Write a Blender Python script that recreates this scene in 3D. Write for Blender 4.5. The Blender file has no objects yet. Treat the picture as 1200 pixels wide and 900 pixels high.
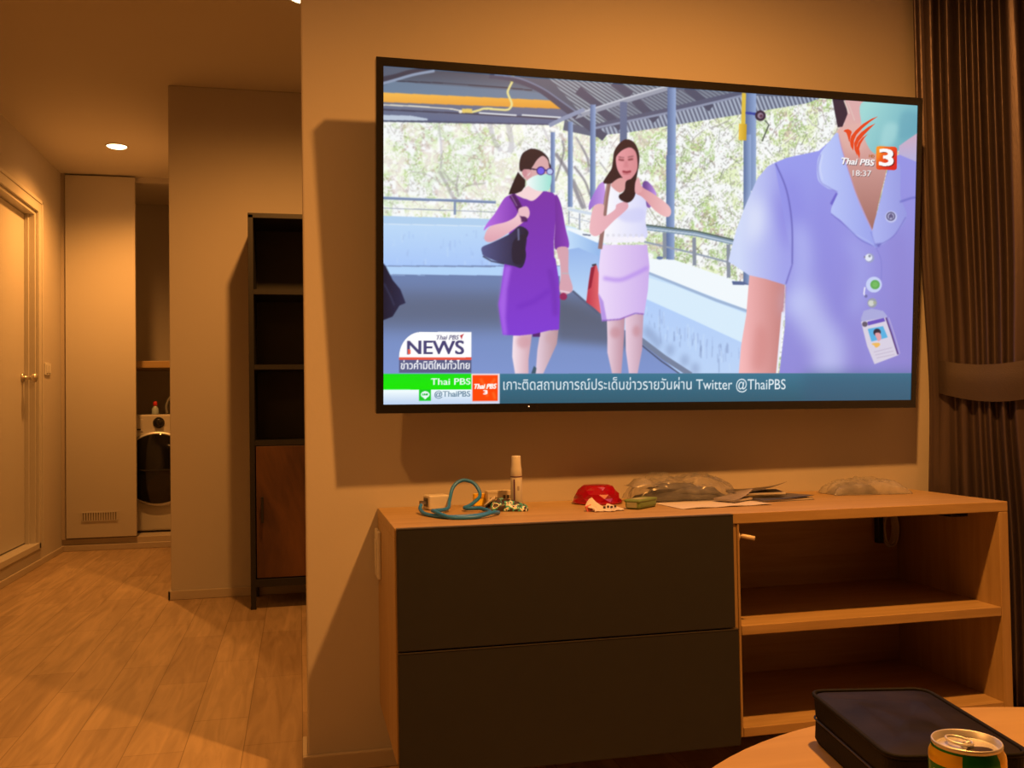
import bpy, bmesh, math, random
import numpy as np
from mathutils import Vector, Matrix, noise

S = bpy.context.scene
COL = S.collection
PI = math.pi

# ------------------------------------------------------------------ camera
cam_d = bpy.data.cameras.new('camera')
cam = bpy.data.objects.new('camera', cam_d)
COL.objects.link(cam)
cam_d.sensor_fit = 'HORIZONTAL'
cam_d.sensor_width = 36.0
cam_d.lens = 36.0 * 1092.69 / 1200.0
cam_d.clip_start = 0.02
_r = Vector((0.97487494, -0.22219226, -0.01579404))
_u = Vector((0.0096384, -0.02876131, 0.99953984))
_b = Vector((-0.22254427, -0.97457857, -0.0258971))
cam.matrix_world = Matrix(((_r.x, _u.x, _b.x, 0.0), (_r.y, _u.y, _b.y, 0.0), (_r.z, _u.z, _b.z, 0.8444), (0, 0, 0, 1)))
S.camera = cam

# ------------------------------------------------------------------ view, world
S.view_settings.view_transform = 'Standard'
S.view_settings.look = 'None'
S.view_settings.exposure = 0.0
S.view_settings.gamma = 1.0
S.view_settings.use_curve_mapping = False
W = bpy.data.worlds.new('world')
S.world = W
W.use_nodes = True
W.node_tree.nodes['Background'].inputs[0].default_value = (1.0, 0.45, 0.14, 1)
W.node_tree.nodes['Background'].inputs[1].default_value = 0.0

CEIL = 2.354
LAMP_RGB = (1.0, 0.39, 0.076)
# ceiling downlights: x, y, power, label
LAMPS = [(-0.987, 5.569, 96.0, 154, 1.0, 'round white recessed downlight glowing on the hallway ceiling before the sliding panel'),
         (0.03, 3.435, 88.0, 174, 0.8, 'round recessed downlight glowing at the upper frame edge beside the wall corner'),
         (-0.62, 1.20, 56.0, 160, 1.0, 'recessed living room downlight above the left side of the sideboard'),
         (0.90, 1.22, 215.0, 161, 1.0, 'recessed living room downlight above the middle of the sideboard')]

# ------------------------------------------------------------------ helpers
def lin(c):
    return tuple(((v / 255.0) / 12.92 if v / 255.0 <= 0.04045 else ((v / 255.0 + 0.055) / 1.055) ** 2.4) for v in c)

def mat(name, col, rough=0.6, metal=0.0, bump=0.0, bscale=60.0, vary=0.0, vscale=8.0, spec=None, sheen=0.0, coat=0.0, stretch=None):
    m = bpy.data.materials.new(name); m.use_nodes = True
    nt = m.node_tree; b = nt.nodes['Principled BSDF']
    b.inputs['Base Color'].default_value = (*col, 1)
    b.inputs['Roughness'].default_value = rough
    b.inputs['Metallic'].default_value = metal
    if spec is not None: b.inputs['Specular IOR Level'].default_value = spec
    if sheen: b.inputs['Sheen Weight'].default_value = sheen
    if coat: b.inputs['Coat Weight'].default_value = coat
    tc = nt.nodes.new('ShaderNodeTexCoord')
    src = tc.outputs['Object']
    if stretch:
        mp = nt.nodes.new('ShaderNodeMapping'); mp.inputs['Scale'].default_value = stretch
        nt.links.new(src, mp.inputs[0]); src = mp.outputs[0]
    if vary:
        n = nt.nodes.new('ShaderNodeTexNoise'); n.inputs['Scale'].default_value = vscale; n.inputs['Detail'].default_value = 5
        nt.links.new(src, n.inputs['Vector'])
        mx = nt.nodes.new('ShaderNodeMixRGB')
        mx.inputs[1].default_value = (*[max(0, c * (1 - vary)) for c in col], 1)
        mx.inputs[2].default_value = (*[min(1, c * (1 + vary)) for c in col], 1)
        nt.links.new(n.outputs[0], mx.inputs[0]); nt.links.new(mx.outputs[0], b.inputs['Base Color'])
    if bump:
        n2 = nt.nodes.new('ShaderNodeTexNoise'); n2.inputs['Scale'].default_value = bscale; n2.inputs['Detail'].default_value = 4
        nt.links.new(src, n2.inputs['Vector'])
        bp = nt.nodes.new('ShaderNodeBump'); bp.inputs['Strength'].default_value = bump; bp.inputs['Distance'].default_value = 0.004
        nt.links.new(n2.outputs[0], bp.inputs['Height']); nt.links.new(bp.outputs[0], b.inputs['Normal'])
    return m

def wood(name, c1, c2, scale=(2.0, 40.0, 40.0), rough=0.42, bump=0.05):
    m = bpy.data.materials.new(name); m.use_nodes = True
    nt = m.node_tree; b = nt.nodes['Principled BSDF']; b.inputs['Roughness'].default_value = rough
    tc = nt.nodes.new('ShaderNodeTexCoord'); mp = nt.nodes.new('ShaderNodeMapping'); mp.inputs['Scale'].default_value = scale
    nt.links.new(tc.outputs['Object'], mp.inputs[0])
    n = nt.nodes.new('ShaderNodeTexNoise'); n.inputs['Scale'].default_value = 1.0; n.inputs['Detail'].default_value = 8; n.inputs['Roughness'].default_value = 0.62
    n.inputs['Distortion'].default_value = 0.6
    nt.links.new(mp.outputs[0], n.inputs['Vector'])
    cr = nt.nodes.new('ShaderNodeValToRGB')
    cr.color_ramp.elements[0].position = 0.32; cr.color_ramp.elements[0].color = (*c2, 1)
    cr.color_ramp.elements[1].position = 0.66; cr.color_ramp.elements[1].color = (*c1, 1)
    nt.links.new(n.outputs[0], cr.inputs[0]); nt.links.new(cr.outputs[0], b.inputs['Base Color'])
    bp = nt.nodes.new('ShaderNodeBump'); bp.inputs['Strength'].default_value = bump; bp.inputs['Distance'].default_value = 0.002
    nt.links.new(n.outputs[0], bp.inputs['Height']); nt.links.new(bp.outputs[0], b.inputs['Normal'])
    return m

def floor_mat():
    m = bpy.data.materials.new('oak_laminate_floor'); m.use_nodes = True
    nt = m.node_tree; b = nt.nodes['Principled BSDF']; b.inputs['Roughness'].default_value = 0.45
    tc = nt.nodes.new('ShaderNodeTexCoord')
    mp = nt.nodes.new('ShaderNodeMapping'); mp.inputs['Rotation'].default_value = (0, 0, PI / 2)
    nt.links.new(tc.outputs['Object'], mp.inputs[0])
    br = nt.nodes.new('ShaderNodeTexBrick'); br.offset = 0.37; br.offset_frequency = 2
    br.inputs['Scale'].default_value = 1.0; br.inputs['Brick Width'].default_value = 0.62; br.inputs['Row Height'].default_value = 0.145
    br.inputs['Mortar Size'].default_value = 0.0012; br.inputs['Mortar Smooth'].default_value = 0.2
    br.inputs['Color1'].default_value = (0.50, 0.37, 0.23, 1); br.inputs['Color2'].default_value = (0.40, 0.285, 0.175, 1)
    br.inputs['Mortar'].default_value = (0.22, 0.15, 0.085, 1)
    nt.links.new(mp.outputs[0], br.inputs['Vector'])
    mp2 = nt.nodes.new('ShaderNodeMapping'); mp2.inputs['Scale'].default_value = (16, 1.6, 1)
    nt.links.new(tc.outputs['Object'], mp2.inputs[0])
    n = nt.nodes.new('ShaderNodeTexNoise'); n.inputs['Scale'].default_value = 1.5; n.inputs['Detail'].default_value = 7; n.inputs['Distortion'].default_value = 1.4
    nt.links.new(mp2.outputs[0], n.inputs['Vector'])
    cr = nt.nodes.new('ShaderNodeValToRGB')
    cr.color_ramp.elements[0].position = 0.3; cr.color_ramp.elements[0].color = (0.72, 0.70, 0.66, 1)
    cr.color_ramp.elements[1].position = 0.72; cr.color_ramp.elements[1].color = (1.12, 1.12, 1.12, 1)
    nt.links.new(n.outputs[0], cr.inputs[0])
    mx = nt.nodes.new('ShaderNodeMixRGB'); mx.blend_type = 'MULTIPLY'; mx.inputs[0].default_value = 1.0
    nt.links.new(br.outputs['Color'], mx.inputs[1]); nt.links.new(cr.outputs[0], mx.inputs[2])
    nt.links.new(mx.outputs[0], b.inputs['Base Color'])
    bp = nt.nodes.new('ShaderNodeBump'); bp.inputs['Strength'].default_value = 0.12; bp.inputs['Distance'].default_value = 0.003
    nt.links.new(n.outputs[0], bp.inputs['Height']); nt.links.new(bp.outputs[0], b.inputs['Normal'])
    return m

def film(name, col, alpha, rough=0.25):
    m = bpy.data.materials.new(name); m.use_nodes = True
    nt = m.node_tree; b = nt.nodes['Principled BSDF']
    b.inputs['Base Color'].default_value = (*col, 1); b.inputs['Roughness'].default_value = rough
    tc = nt.nodes.new('ShaderNodeTexCoord'); n = nt.nodes.new('ShaderNodeTexNoise'); n.inputs['Scale'].default_value = 22; n.inputs['Detail'].default_value = 3
    nt.links.new(tc.outputs['Object'], n.inputs['Vector'])
    mr = nt.nodes.new('ShaderNodeMapRange'); mr.inputs[1].default_value = 0.3; mr.inputs[2].default_value = 0.7
    mr.inputs[3].default_value = alpha - 0.2; mr.inputs[4].default_value = alpha + 0.2
    nt.links.new(n.outputs[0], mr.inputs[0]); nt.links.new(mr.outputs[0], b.inputs['Alpha'])
    return m

def glow(name, col, strength):
    m = bpy.data.materials.new(name); m.use_nodes = True
    b = m.node_tree.nodes['Principled BSDF']
    b.inputs['Base Color'].default_value = (0.9, 0.9, 0.9, 1)
    b.inputs['Emission Color'].default_value = (*col, 1); b.inputs['Emission Strength'].default_value = strength
    return m

def props(o, label=None, cat=None, group=None, kind=None):
    if label: o['label'] = label
    if cat: o['category'] = cat
    if group: o['group'] = group
    if kind: o['kind'] = kind
    return o

def empty(name, loc, label, cat, rot=(0, 0, 0), group=None):
    o = bpy.data.objects.new(name, None); o.empty_display_size = 0.05
    o.location = loc; o.rotation_euler = rot; COL.objects.link(o)
    return props(o, label, cat, group)

def build(name, bm, m, parent=None, smooth=False, loc=(0, 0, 0), rot=(0, 0, 0), bevel=0.0, seg=2, recalc=True):
    if recalc: bmesh.ops.recalc_face_normals(bm, faces=bm.faces)
    me = bpy.data.meshes.new(name); bm.to_mesh(me); bm.free()
    for mm in (m if isinstance(m, (list, tuple)) else [m]): me.materials.append(mm)
    if smooth:
        for p in me.polygons: p.use_smooth = True
    o = bpy.data.objects.new(name, me); COL.objects.link(o)
    o.location = loc; o.rotation_euler = rot
    if parent: o.parent = parent
    if bevel:
        md = o.modifiers.new('bevel', 'BEVEL'); md.width = bevel; md.segments = seg; md.limit_method = 'ANGLE'; md.angle_limit = 0.6
    return o

def box(bm, x0, x1, y0, y1, z0, z1, mi=0):
    v = [bm.verts.new(p) for p in ((x0, y0, z0), (x1, y0, z0), (x1, y1, z0), (x0, y1, z0), (x0, y0, z1), (x1, y0, z1), (x1, y1, z1), (x0, y1, z1))]
    for f in ((0, 3, 2, 1), (4, 5, 6, 7), (0, 1, 5, 4), (1, 2, 6, 5), (2, 3, 7, 6), (3, 0, 4, 7)):
        fc = bm.faces.new([v[i] for i in f]); fc.material_index = mi
    return v

def mbox(*a):
    bm = bmesh.new(); box(bm, *a); return bm

def lathe(bm, prof, n=32, origin=(0, 0, 0), axis='Z', mi=0, close=True):
    rings = []
    ox, oy, oz = origin
    for r, h in prof:
        ring = []
        for i in range(n):
            a = 2 * PI * i / n; c, s = r * math.cos(a), r * math.sin(a)
            p = {'Z': (ox + c, oy + s, oz + h), 'Y': (ox + c, oy + h, oz + s), 'X': (ox + h, oy + c, oz + s)}[axis]
            ring.append(bm.verts.new(p))
        rings.append(ring)
    for a, b in zip(rings[:-1], rings[1:]):
        for i in range(n):
            f = bm.faces.new((a[i], a[(i + 1) % n], b[(i + 1) % n], b[i])); f.material_index = mi
    if close:
        for ring in (rings[0], rings[-1]):
            f = bm.faces.new(ring); f.material_index = mi
    return rings

def tube(bm, pts, r, n=8, closed=False):
    pts = [Vector(p) for p in pts]; rings = []; N = len(pts)
    up = Vector((0, 0, 1)); prev = None
    for i, p in enumerate(pts):
        a = pts[(i - 1) % N] if (closed or i > 0) else p
        b = pts[(i + 1) % N] if (closed or i < N - 1) else p
        t = (b - a).normalized()
        if prev is None:
            x = t.cross(up)
            if x.length < 1e-3: x = t.cross(Vector((1, 0, 0)))
        else:
            x = prev - t * prev.dot(t)
        x.normalize(); prev = x; y = t.cross(x)
        rr = r[i] if isinstance(r, (list, tuple)) else r
        rings.append([bm.verts.new(p + (x * math.cos(2 * PI * k / n) + y * math.sin(2 * PI * k / n)) * rr) for k in range(n)])
    rg = range(N) if closed else range(N - 1)
    for i in rg:
        a, b = rings[i], rings[(i + 1) % N]
        for k in range(n): bm.faces.new((a[k], a[(k + 1) % n], b[(k + 1) % n], b[k]))
    if not closed:
        bm.faces.new(rings[0]); bm.faces.new(rings[-1])

def spline(pts, n=8, closed=False):
    P = [Vector(p) for p in pts]; out = []; N = len(P)
    rg = range(N) if closed else range(N - 1)
    for i in rg:
        p0 = P[(i - 1) % N] if (closed or i > 0) else P[i]
        p1 = P[i]; p2 = P[(i + 1) % N]
        p3 = P[(i + 2) % N] if (closed or i + 2 < N) else p2
        for k in range(n):
            t = k / n
            out.append(0.5 * ((2 * p1) + (p2 - p0) * t + (2 * p0 - 5 * p1 + 4 * p2 - p3) * t * t + (3 * p1 - p0 - 3 * p2 + p3) * t ** 3))
    if not closed: out.append(P[-1])
    return out

def prism(bm, pts, z0, z1, mi=0):
    a = [bm.verts.new((x, y, z0)) for x, y in pts]; b = [bm.verts.new((x, y, z1)) for x, y in pts]
    n = len(pts)
    for i in range(n): bm.faces.new((a[i], a[(i + 1) % n], b[(i + 1) % n], b[i])).material_index = mi
    bm.faces.new(a[::-1]).material_index = mi; bm.faces.new(b).material_index = mi

def struct(name, bm, m, label, cat, parent=None, **k):
    o = build(name, bm, m, parent, **k)
    if parent is None: props(o, label, cat, None, 'structure')
    return o

# ------------------------------------------------------------------ materials
M_wall = mat('cream_wall_paint', (0.50, 0.465, 0.43), 0.9, bump=0.04, bscale=180)
M_ceil = mat('ceiling_paint', (0.60, 0.565, 0.525), 0.92, bump=0.03, bscale=150)
M_floor = floor_mat()
M_white = mat('white_lacquer', (0.52, 0.495, 0.46), 0.42, bump=0.01, bscale=60)
M_base = mat('skirting_paint', (0.47, 0.41, 0.34), 0.5)
M_oak = wood('light_oak_veneer', (0.435, 0.30, 0.14), (0.34, 0.225, 0.095), (3.0, 45.0, 45.0))
M_oakv = wood('light_oak_veneer_upright', (0.435, 0.30, 0.14), (0.335, 0.22, 0.095), (45.0, 45.0, 3.0))
M_table = wood('pale_beech_tabletop', (0.53, 0.375, 0.175), (0.46, 0.315, 0.14), (3.0, 30.0, 30.0), 0.35)
M_grey = mat('dark_grey_laminate', (0.0225, 0.0245, 0.029), 0.6, spec=0.3, bump=0.02, bscale=300, vary=0.08, vscale=40)
M_blackm = mat('black_powder_coat', (0.012, 0.011, 0.012), 0.55, bump=0.03, bscale=200)
M_blackpl = mat('black_gloss_plastic', (0.012, 0.012, 0.013), 0.22)
M_rust = wood('rust_brown_board', (0.19, 0.085, 0.03), (0.05, 0.021, 0.013), (4.0, 4.0, 1.6), 0.5)
M_metal = mat('brushed_metal', (0.62, 0.58, 0.52), 0.3, 1.0)
M_alu = mat('can_aluminium', (0.60, 0.60, 0.62), 0.42, 0.7)
M_glass = mat('dark_door_glass', (0.008, 0.008, 0.009), 0.08)
M_plwhite = mat('white_plastic', (0.60, 0.59, 0.57), 0.4)

# ------------------------------------------------------------------ the room shell
struct('floor', mbox(-1.6, 2.3, -2.1, 7.3, -0.08, 0.0), M_floor, 'light oak plank laminate floor running down the hallway', 'floor')
struct('ceiling', mbox(-1.6, 2.3, -2.1, 7.3, CEIL, CEIL + 0.08), M_ceil, 'plain pale painted ceiling over hallway and living room', 'ceiling')
struct('wall_front', mbox(0.012, 2.22, 2.254, 2.374, 0, CEIL), M_wall, 'plain cream wall carrying the television', 'wall', bevel=0.004)
struct('wall_middle', mbox(-0.575, 2.22, 4.489, 7.2, 0, CEIL), M_wall, 'plain cream wall behind the dark open cabinet', 'wall', bevel=0.004)
struct('wall_right', mbox(2.1, 2.22, -2.1, 4.489, 0, CEIL), M_wall, 'plain side wall hidden behind the curtain', 'wall')
struct('wall_rear', mbox(-1.56, 2.22, -2.1, -2.0, 0, CEIL), mat('dark_bounce_absorber', (0.07, 0.055, 0.045), 0.7), 'unseen living room rear wall, made dark to cut bounced light', 'wall')  # behind the camera; dark colour invented to soak up bounced lamp light
struct('wall_back', mbox(-1.56, -0.575, 7.1, 7.2, 0, CEIL), M_wall, 'shaded wall at the back of the laundry closet', 'wall')
bm = bmesh.new()
DY0, DY1, DZ0, DZ1 = 4.90, 5.700, 0.128, 1.996
box(bm, -1.56, -1.44, -2.1, DY0, 0, CEIL); box(bm, -1.56, -1.44, DY1, 7.2, 0, CEIL)
box(bm, -1.56, -1.44, DY0, DY1, DZ1, CEIL); box(bm, -1.56, -1.44, DY0, DY1, 0, DZ0)
struct('wall_left', bm, M_wall, 'cream hallway wall with the raised white door', 'wall')

# skirting boards
struct('baseboard_left', mbox(-1.44, -1.428, -2.0, 6.262, 0, 0.036), M_base, 'low skirting along the left hallway wall', 'skirting', bevel=0.003)
struct('baseboard_middle', mbox(-0.587, 2.09, 4.477, 4.489, 0, 0.042), M_base, 'low skirting at the foot of the wall behind the dark cabinet', 'skirting', bevel=0.003)
struct('baseboard_corner', mbox(-0.587, -0.575, 4.477, 6.25, 0, 0.042), M_base, 'low skirting returning along the hall side of the middle wall', 'skirting', bevel=0.003)
struct('baseboard_front', mbox(0.0, 2.09, 2.242, 2.254, 0, 0.042), M_base, 'low skirting below the television wall', 'skirting', bevel=0.003)
struct('baseboard_end', mbox(0.0, 0.012, 2.254, 2.386, 0, 0.042), M_base, 'low skirting round the end of the television wall', 'skirting', bevel=0.003)

# laundry closet at the end of the hall: plinth, track, ceiling track, sliding panel
struct('trim_1', mbox(-1.44, -0.575, 6.275, 7.1, 0, 0.074), M_base, 'pale raised plinth the washing machine stands on', 'plinth', bevel=0.003)
struct('trim_2', mbox(-1.44, -0.575, 6.255, 6.275, 0, 0.037), M_base, 'narrow step along the foot of the closet plinth', 'trim', bevel=0.003)
struct('trim_3', mbox(-1.44, -0.575, 6.285, 6.32, CEIL - 0.035, CEIL), M_wall, 'ceiling track strip over the closet opening', 'trim')
struct('trim_4', mbox(-1.44, -1.416, 6.262, 6.34, 0.074, CEIL), M_base, 'thin side strip between hallway wall and closet panel', 'trim')
d2 = struct('door_2', mbox(-1.411, -1.002, 6.245, 6.275, 0.082, CEIL - 0.012), M_white, 'tall white sliding closet panel with a low vent grille', 'door', bevel=0.002)
bm = bmesh.new(); box(bm, -1.318, -1.116, 6.2435, 6.2448, 0.186, 0.238)
build('vent_backing', bm, mat('vent_shadow_gap', (0.22, 0.19, 0.15), 0.8), d2)
bm = bmesh.new()
for k in range(15):
    x = -1.318 + 0.202 * k / 14; box(bm, x - 0.0035, x + 0.0035, 6.2385, 6.2445, 0.188, 0.236)
box(bm, -1.322, -1.112, 6.2395, 6.245, 0.236, 0.241); box(bm, -1.322, -1.112, 6.2395, 6.245, 0.183, 0.188)
build('vent_grille', bm, M_white, d2)

# raised bathroom door in the left wall
d1 = struct('door_1', mbox(-1.53, -1.492, DY0 + 0.003, DY1 - 0.024, DZ0 + 0.012, DZ1 - 0.024), M_white, 'white flush door with a steel handle in the left hallway wall', 'door')
bm = bmesh.new()
for (a, b, c, d) in ((DY1, DY1 + 0.072, DZ0 - 0.028, DZ1 + 0.072), (DY0 - 0.072, DY0, DZ0 - 0.028, DZ1 + 0.072), (DY0, DY1, DZ1, DZ1 + 0.072)):
    box(bm, -1.44, -1.424, a, b, c, d)
box(bm, -1.44, -1.418, DY1 + 0.052, DY1 + 0.072, DZ0 - 0.028, DZ1 + 0.072)
box(bm, -1.44, -1.418, DY0, DY1 + 0.072, DZ1 + 0.052, DZ1 + 0.072)
box(bm, -1.53, -1.44, DY1 - 0.02, DY1, DZ0, DZ1); box(bm, -1.53, -1.44, DY0, DY1 - 0.02, DZ1 - 0.02, DZ1)
box(bm, -1.492, -1.47, DY1 - 0.036, DY1 - 0.02, DZ0, DZ1 - 0.02)
build('door_frame', bm, M_white, d1, bevel=0.002)
build('threshold', mbox(-1.53, -1.424, DY0, DY1 + 0.03, DZ0 - 0.028, DZ0 + 0.004), M_white, d1, bevel=0.002)
bm = bmesh.new(); hy_, hz_ = 5.625, 1.055
lathe(bm, [(0.027, 0.0), (0.027, 0.006), (0.02, 0.011), (0.011, 0.013), (0.011, 0.04), (0.018, 0.046), (0.026, 0.058), (0.024, 0.072), (0.012, 0.079)], 24, (-1.492, hy_, hz_), 'X')
build('door_handle', bm, M_metal, d1, smooth=True)

# light switch plate
sw = empty('light_switch', (-1.44, 5.93, 1.115), 'small white switch plate on the hallway wall beside the raised door', 'light switch')
build('switch_plate', mbox(0, 0.008, -0.06, 0.06, -0.036, 0.036), M_plwhite, sw, bevel=0.003)
for y in (-0.026, 0.026):
    build('rocker', mbox(0.008, 0.012, y - 0.018, y + 0.018, -0.024, 0.024), M_plwhite, sw, bevel=0.002)

# closet shelf
sh = empty('closet_shelf', (-1.008, 6.72, 1.15), 'oak shelf board high in the laundry closet above the washing machine', 'shelf')
build('shelf_board', mbox(-0.43, 0.43, -0.17, 0.36, 0, 0.045), M_oak, sh, bevel=0.002)

# ------------------------------------------------------------------ ceiling downlights with their own light
M_lens = glow('warm_lamp_lens', (1.0, 0.72, 0.36), 9.0)
for x, y, p, cone, soft_, label in LAMPS:
    t = empty('ceiling_downlight', (x, y, CEIL), label, 'ceiling light', group='recessed downlights')
    bm = bmesh.new(); lathe(bm, [(0.052, 0.0), (0.052, -0.003), (0.058, -0.006), (0.062, 0.0)], 32, close=False)
    build('trim_ring', bm, M_white, t, smooth=True)
    bm = bmesh.new(); lathe(bm, [(0.001, -0.014), (0.025, -0.0125), (0.044, -0.008), (0.0515, -0.0025), (0.0515, -0.0005)], 32)
    build('lamp_lens', bm, M_lens, t, smooth=True)
    ld = bpy.data.lights.new('downlight_bulb', 'SPOT'); ld.energy = p; ld.color = LAMP_RGB
    ld.spot_size = math.radians(cone); ld.spot_blend = soft_; ld.shadow_soft_size = 0.035
    lo = bpy.data.objects.new('downlight_bulb', ld); COL.objects.link(lo); lo.parent = t; lo.location = (0, 0, -0.06)

# ------------------------------------------------------------------ washing machine (washer in the closet)
wm = empty('washing_machine', (-0.9, 6.72, 0.074), 'white front loading washing machine with a black round door in the closet', 'washing machine')
build('body', mbox(-0.3, 0.3, -0.27, 0.3, 0.012, 0.766), M_white, wm, bevel=0.012, seg=3)
build('plinth_gap', mbox(-0.28, 0.28, -0.25, 0.28, 0.0, 0.012), M_blackpl, wm)
bm = bmesh.new(); lathe(bm, [(0.235, -0.27), (0.245, -0.285), (0.238, -0.298), (0.222, -0.302), (0.215, -0.296)], 48, (0, 0, 0.414), 'Y', close=False)
build('door_ring', bm, M_alu, wm, smooth=True)
bm = bmesh.new(); lathe(bm, [(0.236, -0.272), (0.236, -0.296), (0.22, -0.304), (0.14, -0.318), (0.06, -0.323), (0.002, -0.324)], 48, (0, 0, 0.414), 'Y')
dr = build('washer_door', bm, M_glass, wm, smooth=True)
build('door_grip', mbox(-0.15, 0.15, -0.331, -0.318, 0.40, 0.412), M_blackpl, dr, bevel=0.003)
bm = bmesh.new(); lathe(bm, [(0.036, -0.27), (0.036, -0.276), (0.028, -0.280), (0.026, -0.296), (0.022, -0.300), (0.002, -0.3)], 32, (0.005, 0, 0.712), 'Y')
build('program_dial', bm, M_blackpl, wm, smooth=True)
build('detergent_drawer', mbox(-0.28, -0.09, -0.2755, -0.268, 0.655, 0.735), M_white, wm, bevel=0.003)
build('drawer_grip', mbox(-0.25, -0.105, -0.279, -0.2755, 0.666, 0.674), M_blackpl, wm)
bm = bmesh.new(); tube(bm, spline([(-0.862, 6.60, 0.841), (-0.87, 6.62, 0.90), (-0.84, 6.66, 0.965), (-0.78, 6.70, 1.0), (-0.70, 6.78, 1.02)]), 0.011, 10)
props(build('water_hose', bm, mat('grey_rubber_hose', (0.10, 0.095, 0.09), 0.5), smooth=True), 'dark grey hose arching up from the washing machine top', 'hose')
sb = empty('detergent_bottle', (-0.928, 6.53, 0.8402), 'small bottle with red cap standing on the washing machine', 'bottle')
bm = bmesh.new(); lathe(bm, [(0.02, 0), (0.022, 0.004), (0.022, 0.035), (0.012, 0.05), (0.009, 0.058)], 20); build('bottle', bm, mat('pale_blue_plastic', (0.35, 0.45, 0.52), 0.35), sb, smooth=True)
bm = bmesh.new(); lathe(bm, [(0.011, 0.056), (0.013, 0.058), (0.013, 0.08), (0.008, 0.086)], 16); build('cap', bm, mat('red_cap_plastic', (0.55, 0.03, 0.03), 0.35), sb, smooth=True)

# ------------------------------------------------------------------ tall dark cabinet beside the wall
cb = empty('display_cabinet', (0.09, 4.31, 0), 'tall black open cabinet with a rust brown door against the middle wall', 'cabinet')
CX0, CX1, CY0, CY1 = -0.30, 0.30, -0.153, 0.165
bm = bmesh.new()
for x in (CX0, CX1 - 0.022):
    box(bm, x, x + 0.022, CY0, CY1, 0.095, 1.70)
box(bm, CX0, CX1, CY0, CY1, 1.685, 1.707); box(bm, CX0 + 0.022, CX1 - 0.022, CY0, CY1, 0.095, 0.128)
build('frame', bm, M_blackm, cb, bevel=0.0015)
build('back_panel', mbox(CX0 + 0.022, CX1 - 0.022, CY1 - 0.012, CY1 - 0.002, 0.128, 1.685), M_blackm, cb)
for z in (1.363, 1.037, 0.709):
    build('shelf', mbox(CX0 + 0.022, CX1 - 0.022, CY0 + 0.002, CY1 - 0.012, z - 0.009, z + 0.012), M_blackm, cb)
dd = build('cabinet_door', mbox(CX0 + 0.026, CX1 - 0.026, CY0 + 0.002, CY0 + 0.022, 0.133, 0.697), M_rust, cb, bevel=0.0015)
dd['label'] = 'rust brown patterned wooden door'
bm = bmesh.new(); box(bm, CX0 + 0.046, CX0 + 0.057, CY0 - 0.028, CY0 - 0.018, 0.372, 0.482)
for z in (0.385, 0.462): box(bm, CX0 + 0.047, CX0 + 0.056, CY0 - 0.02, CY0 + 0.002, z, z + 0.009)
build('handle', bm, M_blackm, dd, bevel=0.001)
for x in (CX0, CX1 - 0.022):
    for y in (CY0, CY1 - 0.03):
        build('leg', mbox(x, x + 0.022, y, y + 0.022, 0, 0.0955), M_blackm, cb)

# ------------------------------------------------------------------ oak sideboard (wall hung)
TOP = 0.611
sbd = empty('sideboard', (0.887, 2.05, 0.145), 'oak sideboard with two grey drawers and open shelves under the television', 'sideboard')
def sb_part(name, x0, x1, y0, y1, z0, z1, m, bevel=0.0015, parent=sbd):
    ox, oy, oz = (0.887, 2.05, 0.145)
    return build(name, mbox(x0 - ox, x1 - ox, y0 - oy, y1 - oy, z0 - oz, z1 - oz), m, parent, bevel=bevel)
SX0, SX1, SY0, SY1 = 0.180, 1.594, 1.854, 2.253
sb_part('top_panel', SX0, SX1, SY0, SY1, 0.588, TOP, M_oak)
sb_part('side_panel', SX0, SX0 + 0.018, SY0, SY1, 0.148, 0.5878, M_oakv)
sb_part('side_panel', 1.570, SX1, SY0, SY1, 0.133, 0.5878, M_oakv)
sb_part('divider', 0.9145, 0.920, SY0 + 0.001, SY1 - 0.02, 0.133, 0.5878, M_oakv)
sb_part('divider', 0.890, 0.9144, SY0 + 0.003, SY1 - 0.02, 0.133, 0.5878, M_oakv)
sb_part('shelf', 0.9205, 1.5695, SY0 + 0.0005, SY1 - 0.02, 0.349, 0.370, M_oak)
sb_part('bottom_panel', 0.9205, 1.5695, SY0 + 0.0005, SY1 - 0.02, 0.133, 0.153, M_oak)
sb_part('bottom_panel', 0.1985, 0.8895, SY0 + 0.012, SY1 - 0.02, 0.114, 0.147, M_oak)
sb_part('back_panel', 0.1985, 1.5695, SY1 - 0.0195, SY1 - 0.009, 0.15, 0.5878, M_oak)
for z0, z1, xr in ((0.372, 0.6095, 0.897), (0.124, 0.3675, 0.904)):
    dw = sb_part('drawer', 0.1835, xr, SY0 - 0.019, SY0 - 0.0005, z0, z1, M_grey, 0.0018)
    dw['label'] = 'dark grey drawer front'
    sb_part('edge_lip', 0.1835, xr, SY0 - 0.0195, SY0 - 0.002, z1 - 0.0002, z1 + 0.0018, mat('drawer_edge_band', (0.05, 0.045, 0.04), 0.4), 0.0, dw)
    dw.children[0].matrix_parent_inverse = Matrix.Identity(4)

# white socket plate on the sideboard end
sp = empty('socket_plate', (0.180, 2.205, 0.51), 'white socket plate fixed to the left end of the sideboard', 'wall socket')
build('plate', mbox(-0.009, 0, -0.04, 0.04, -0.055, 0.055), M_plwhite, sp, bevel=0.003)
build('socket_insert', mbox(-0.011, -0.009, -0.022, 0.022, -0.032, 0.032), M_plwhite, sp, bevel=0.002)

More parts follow.
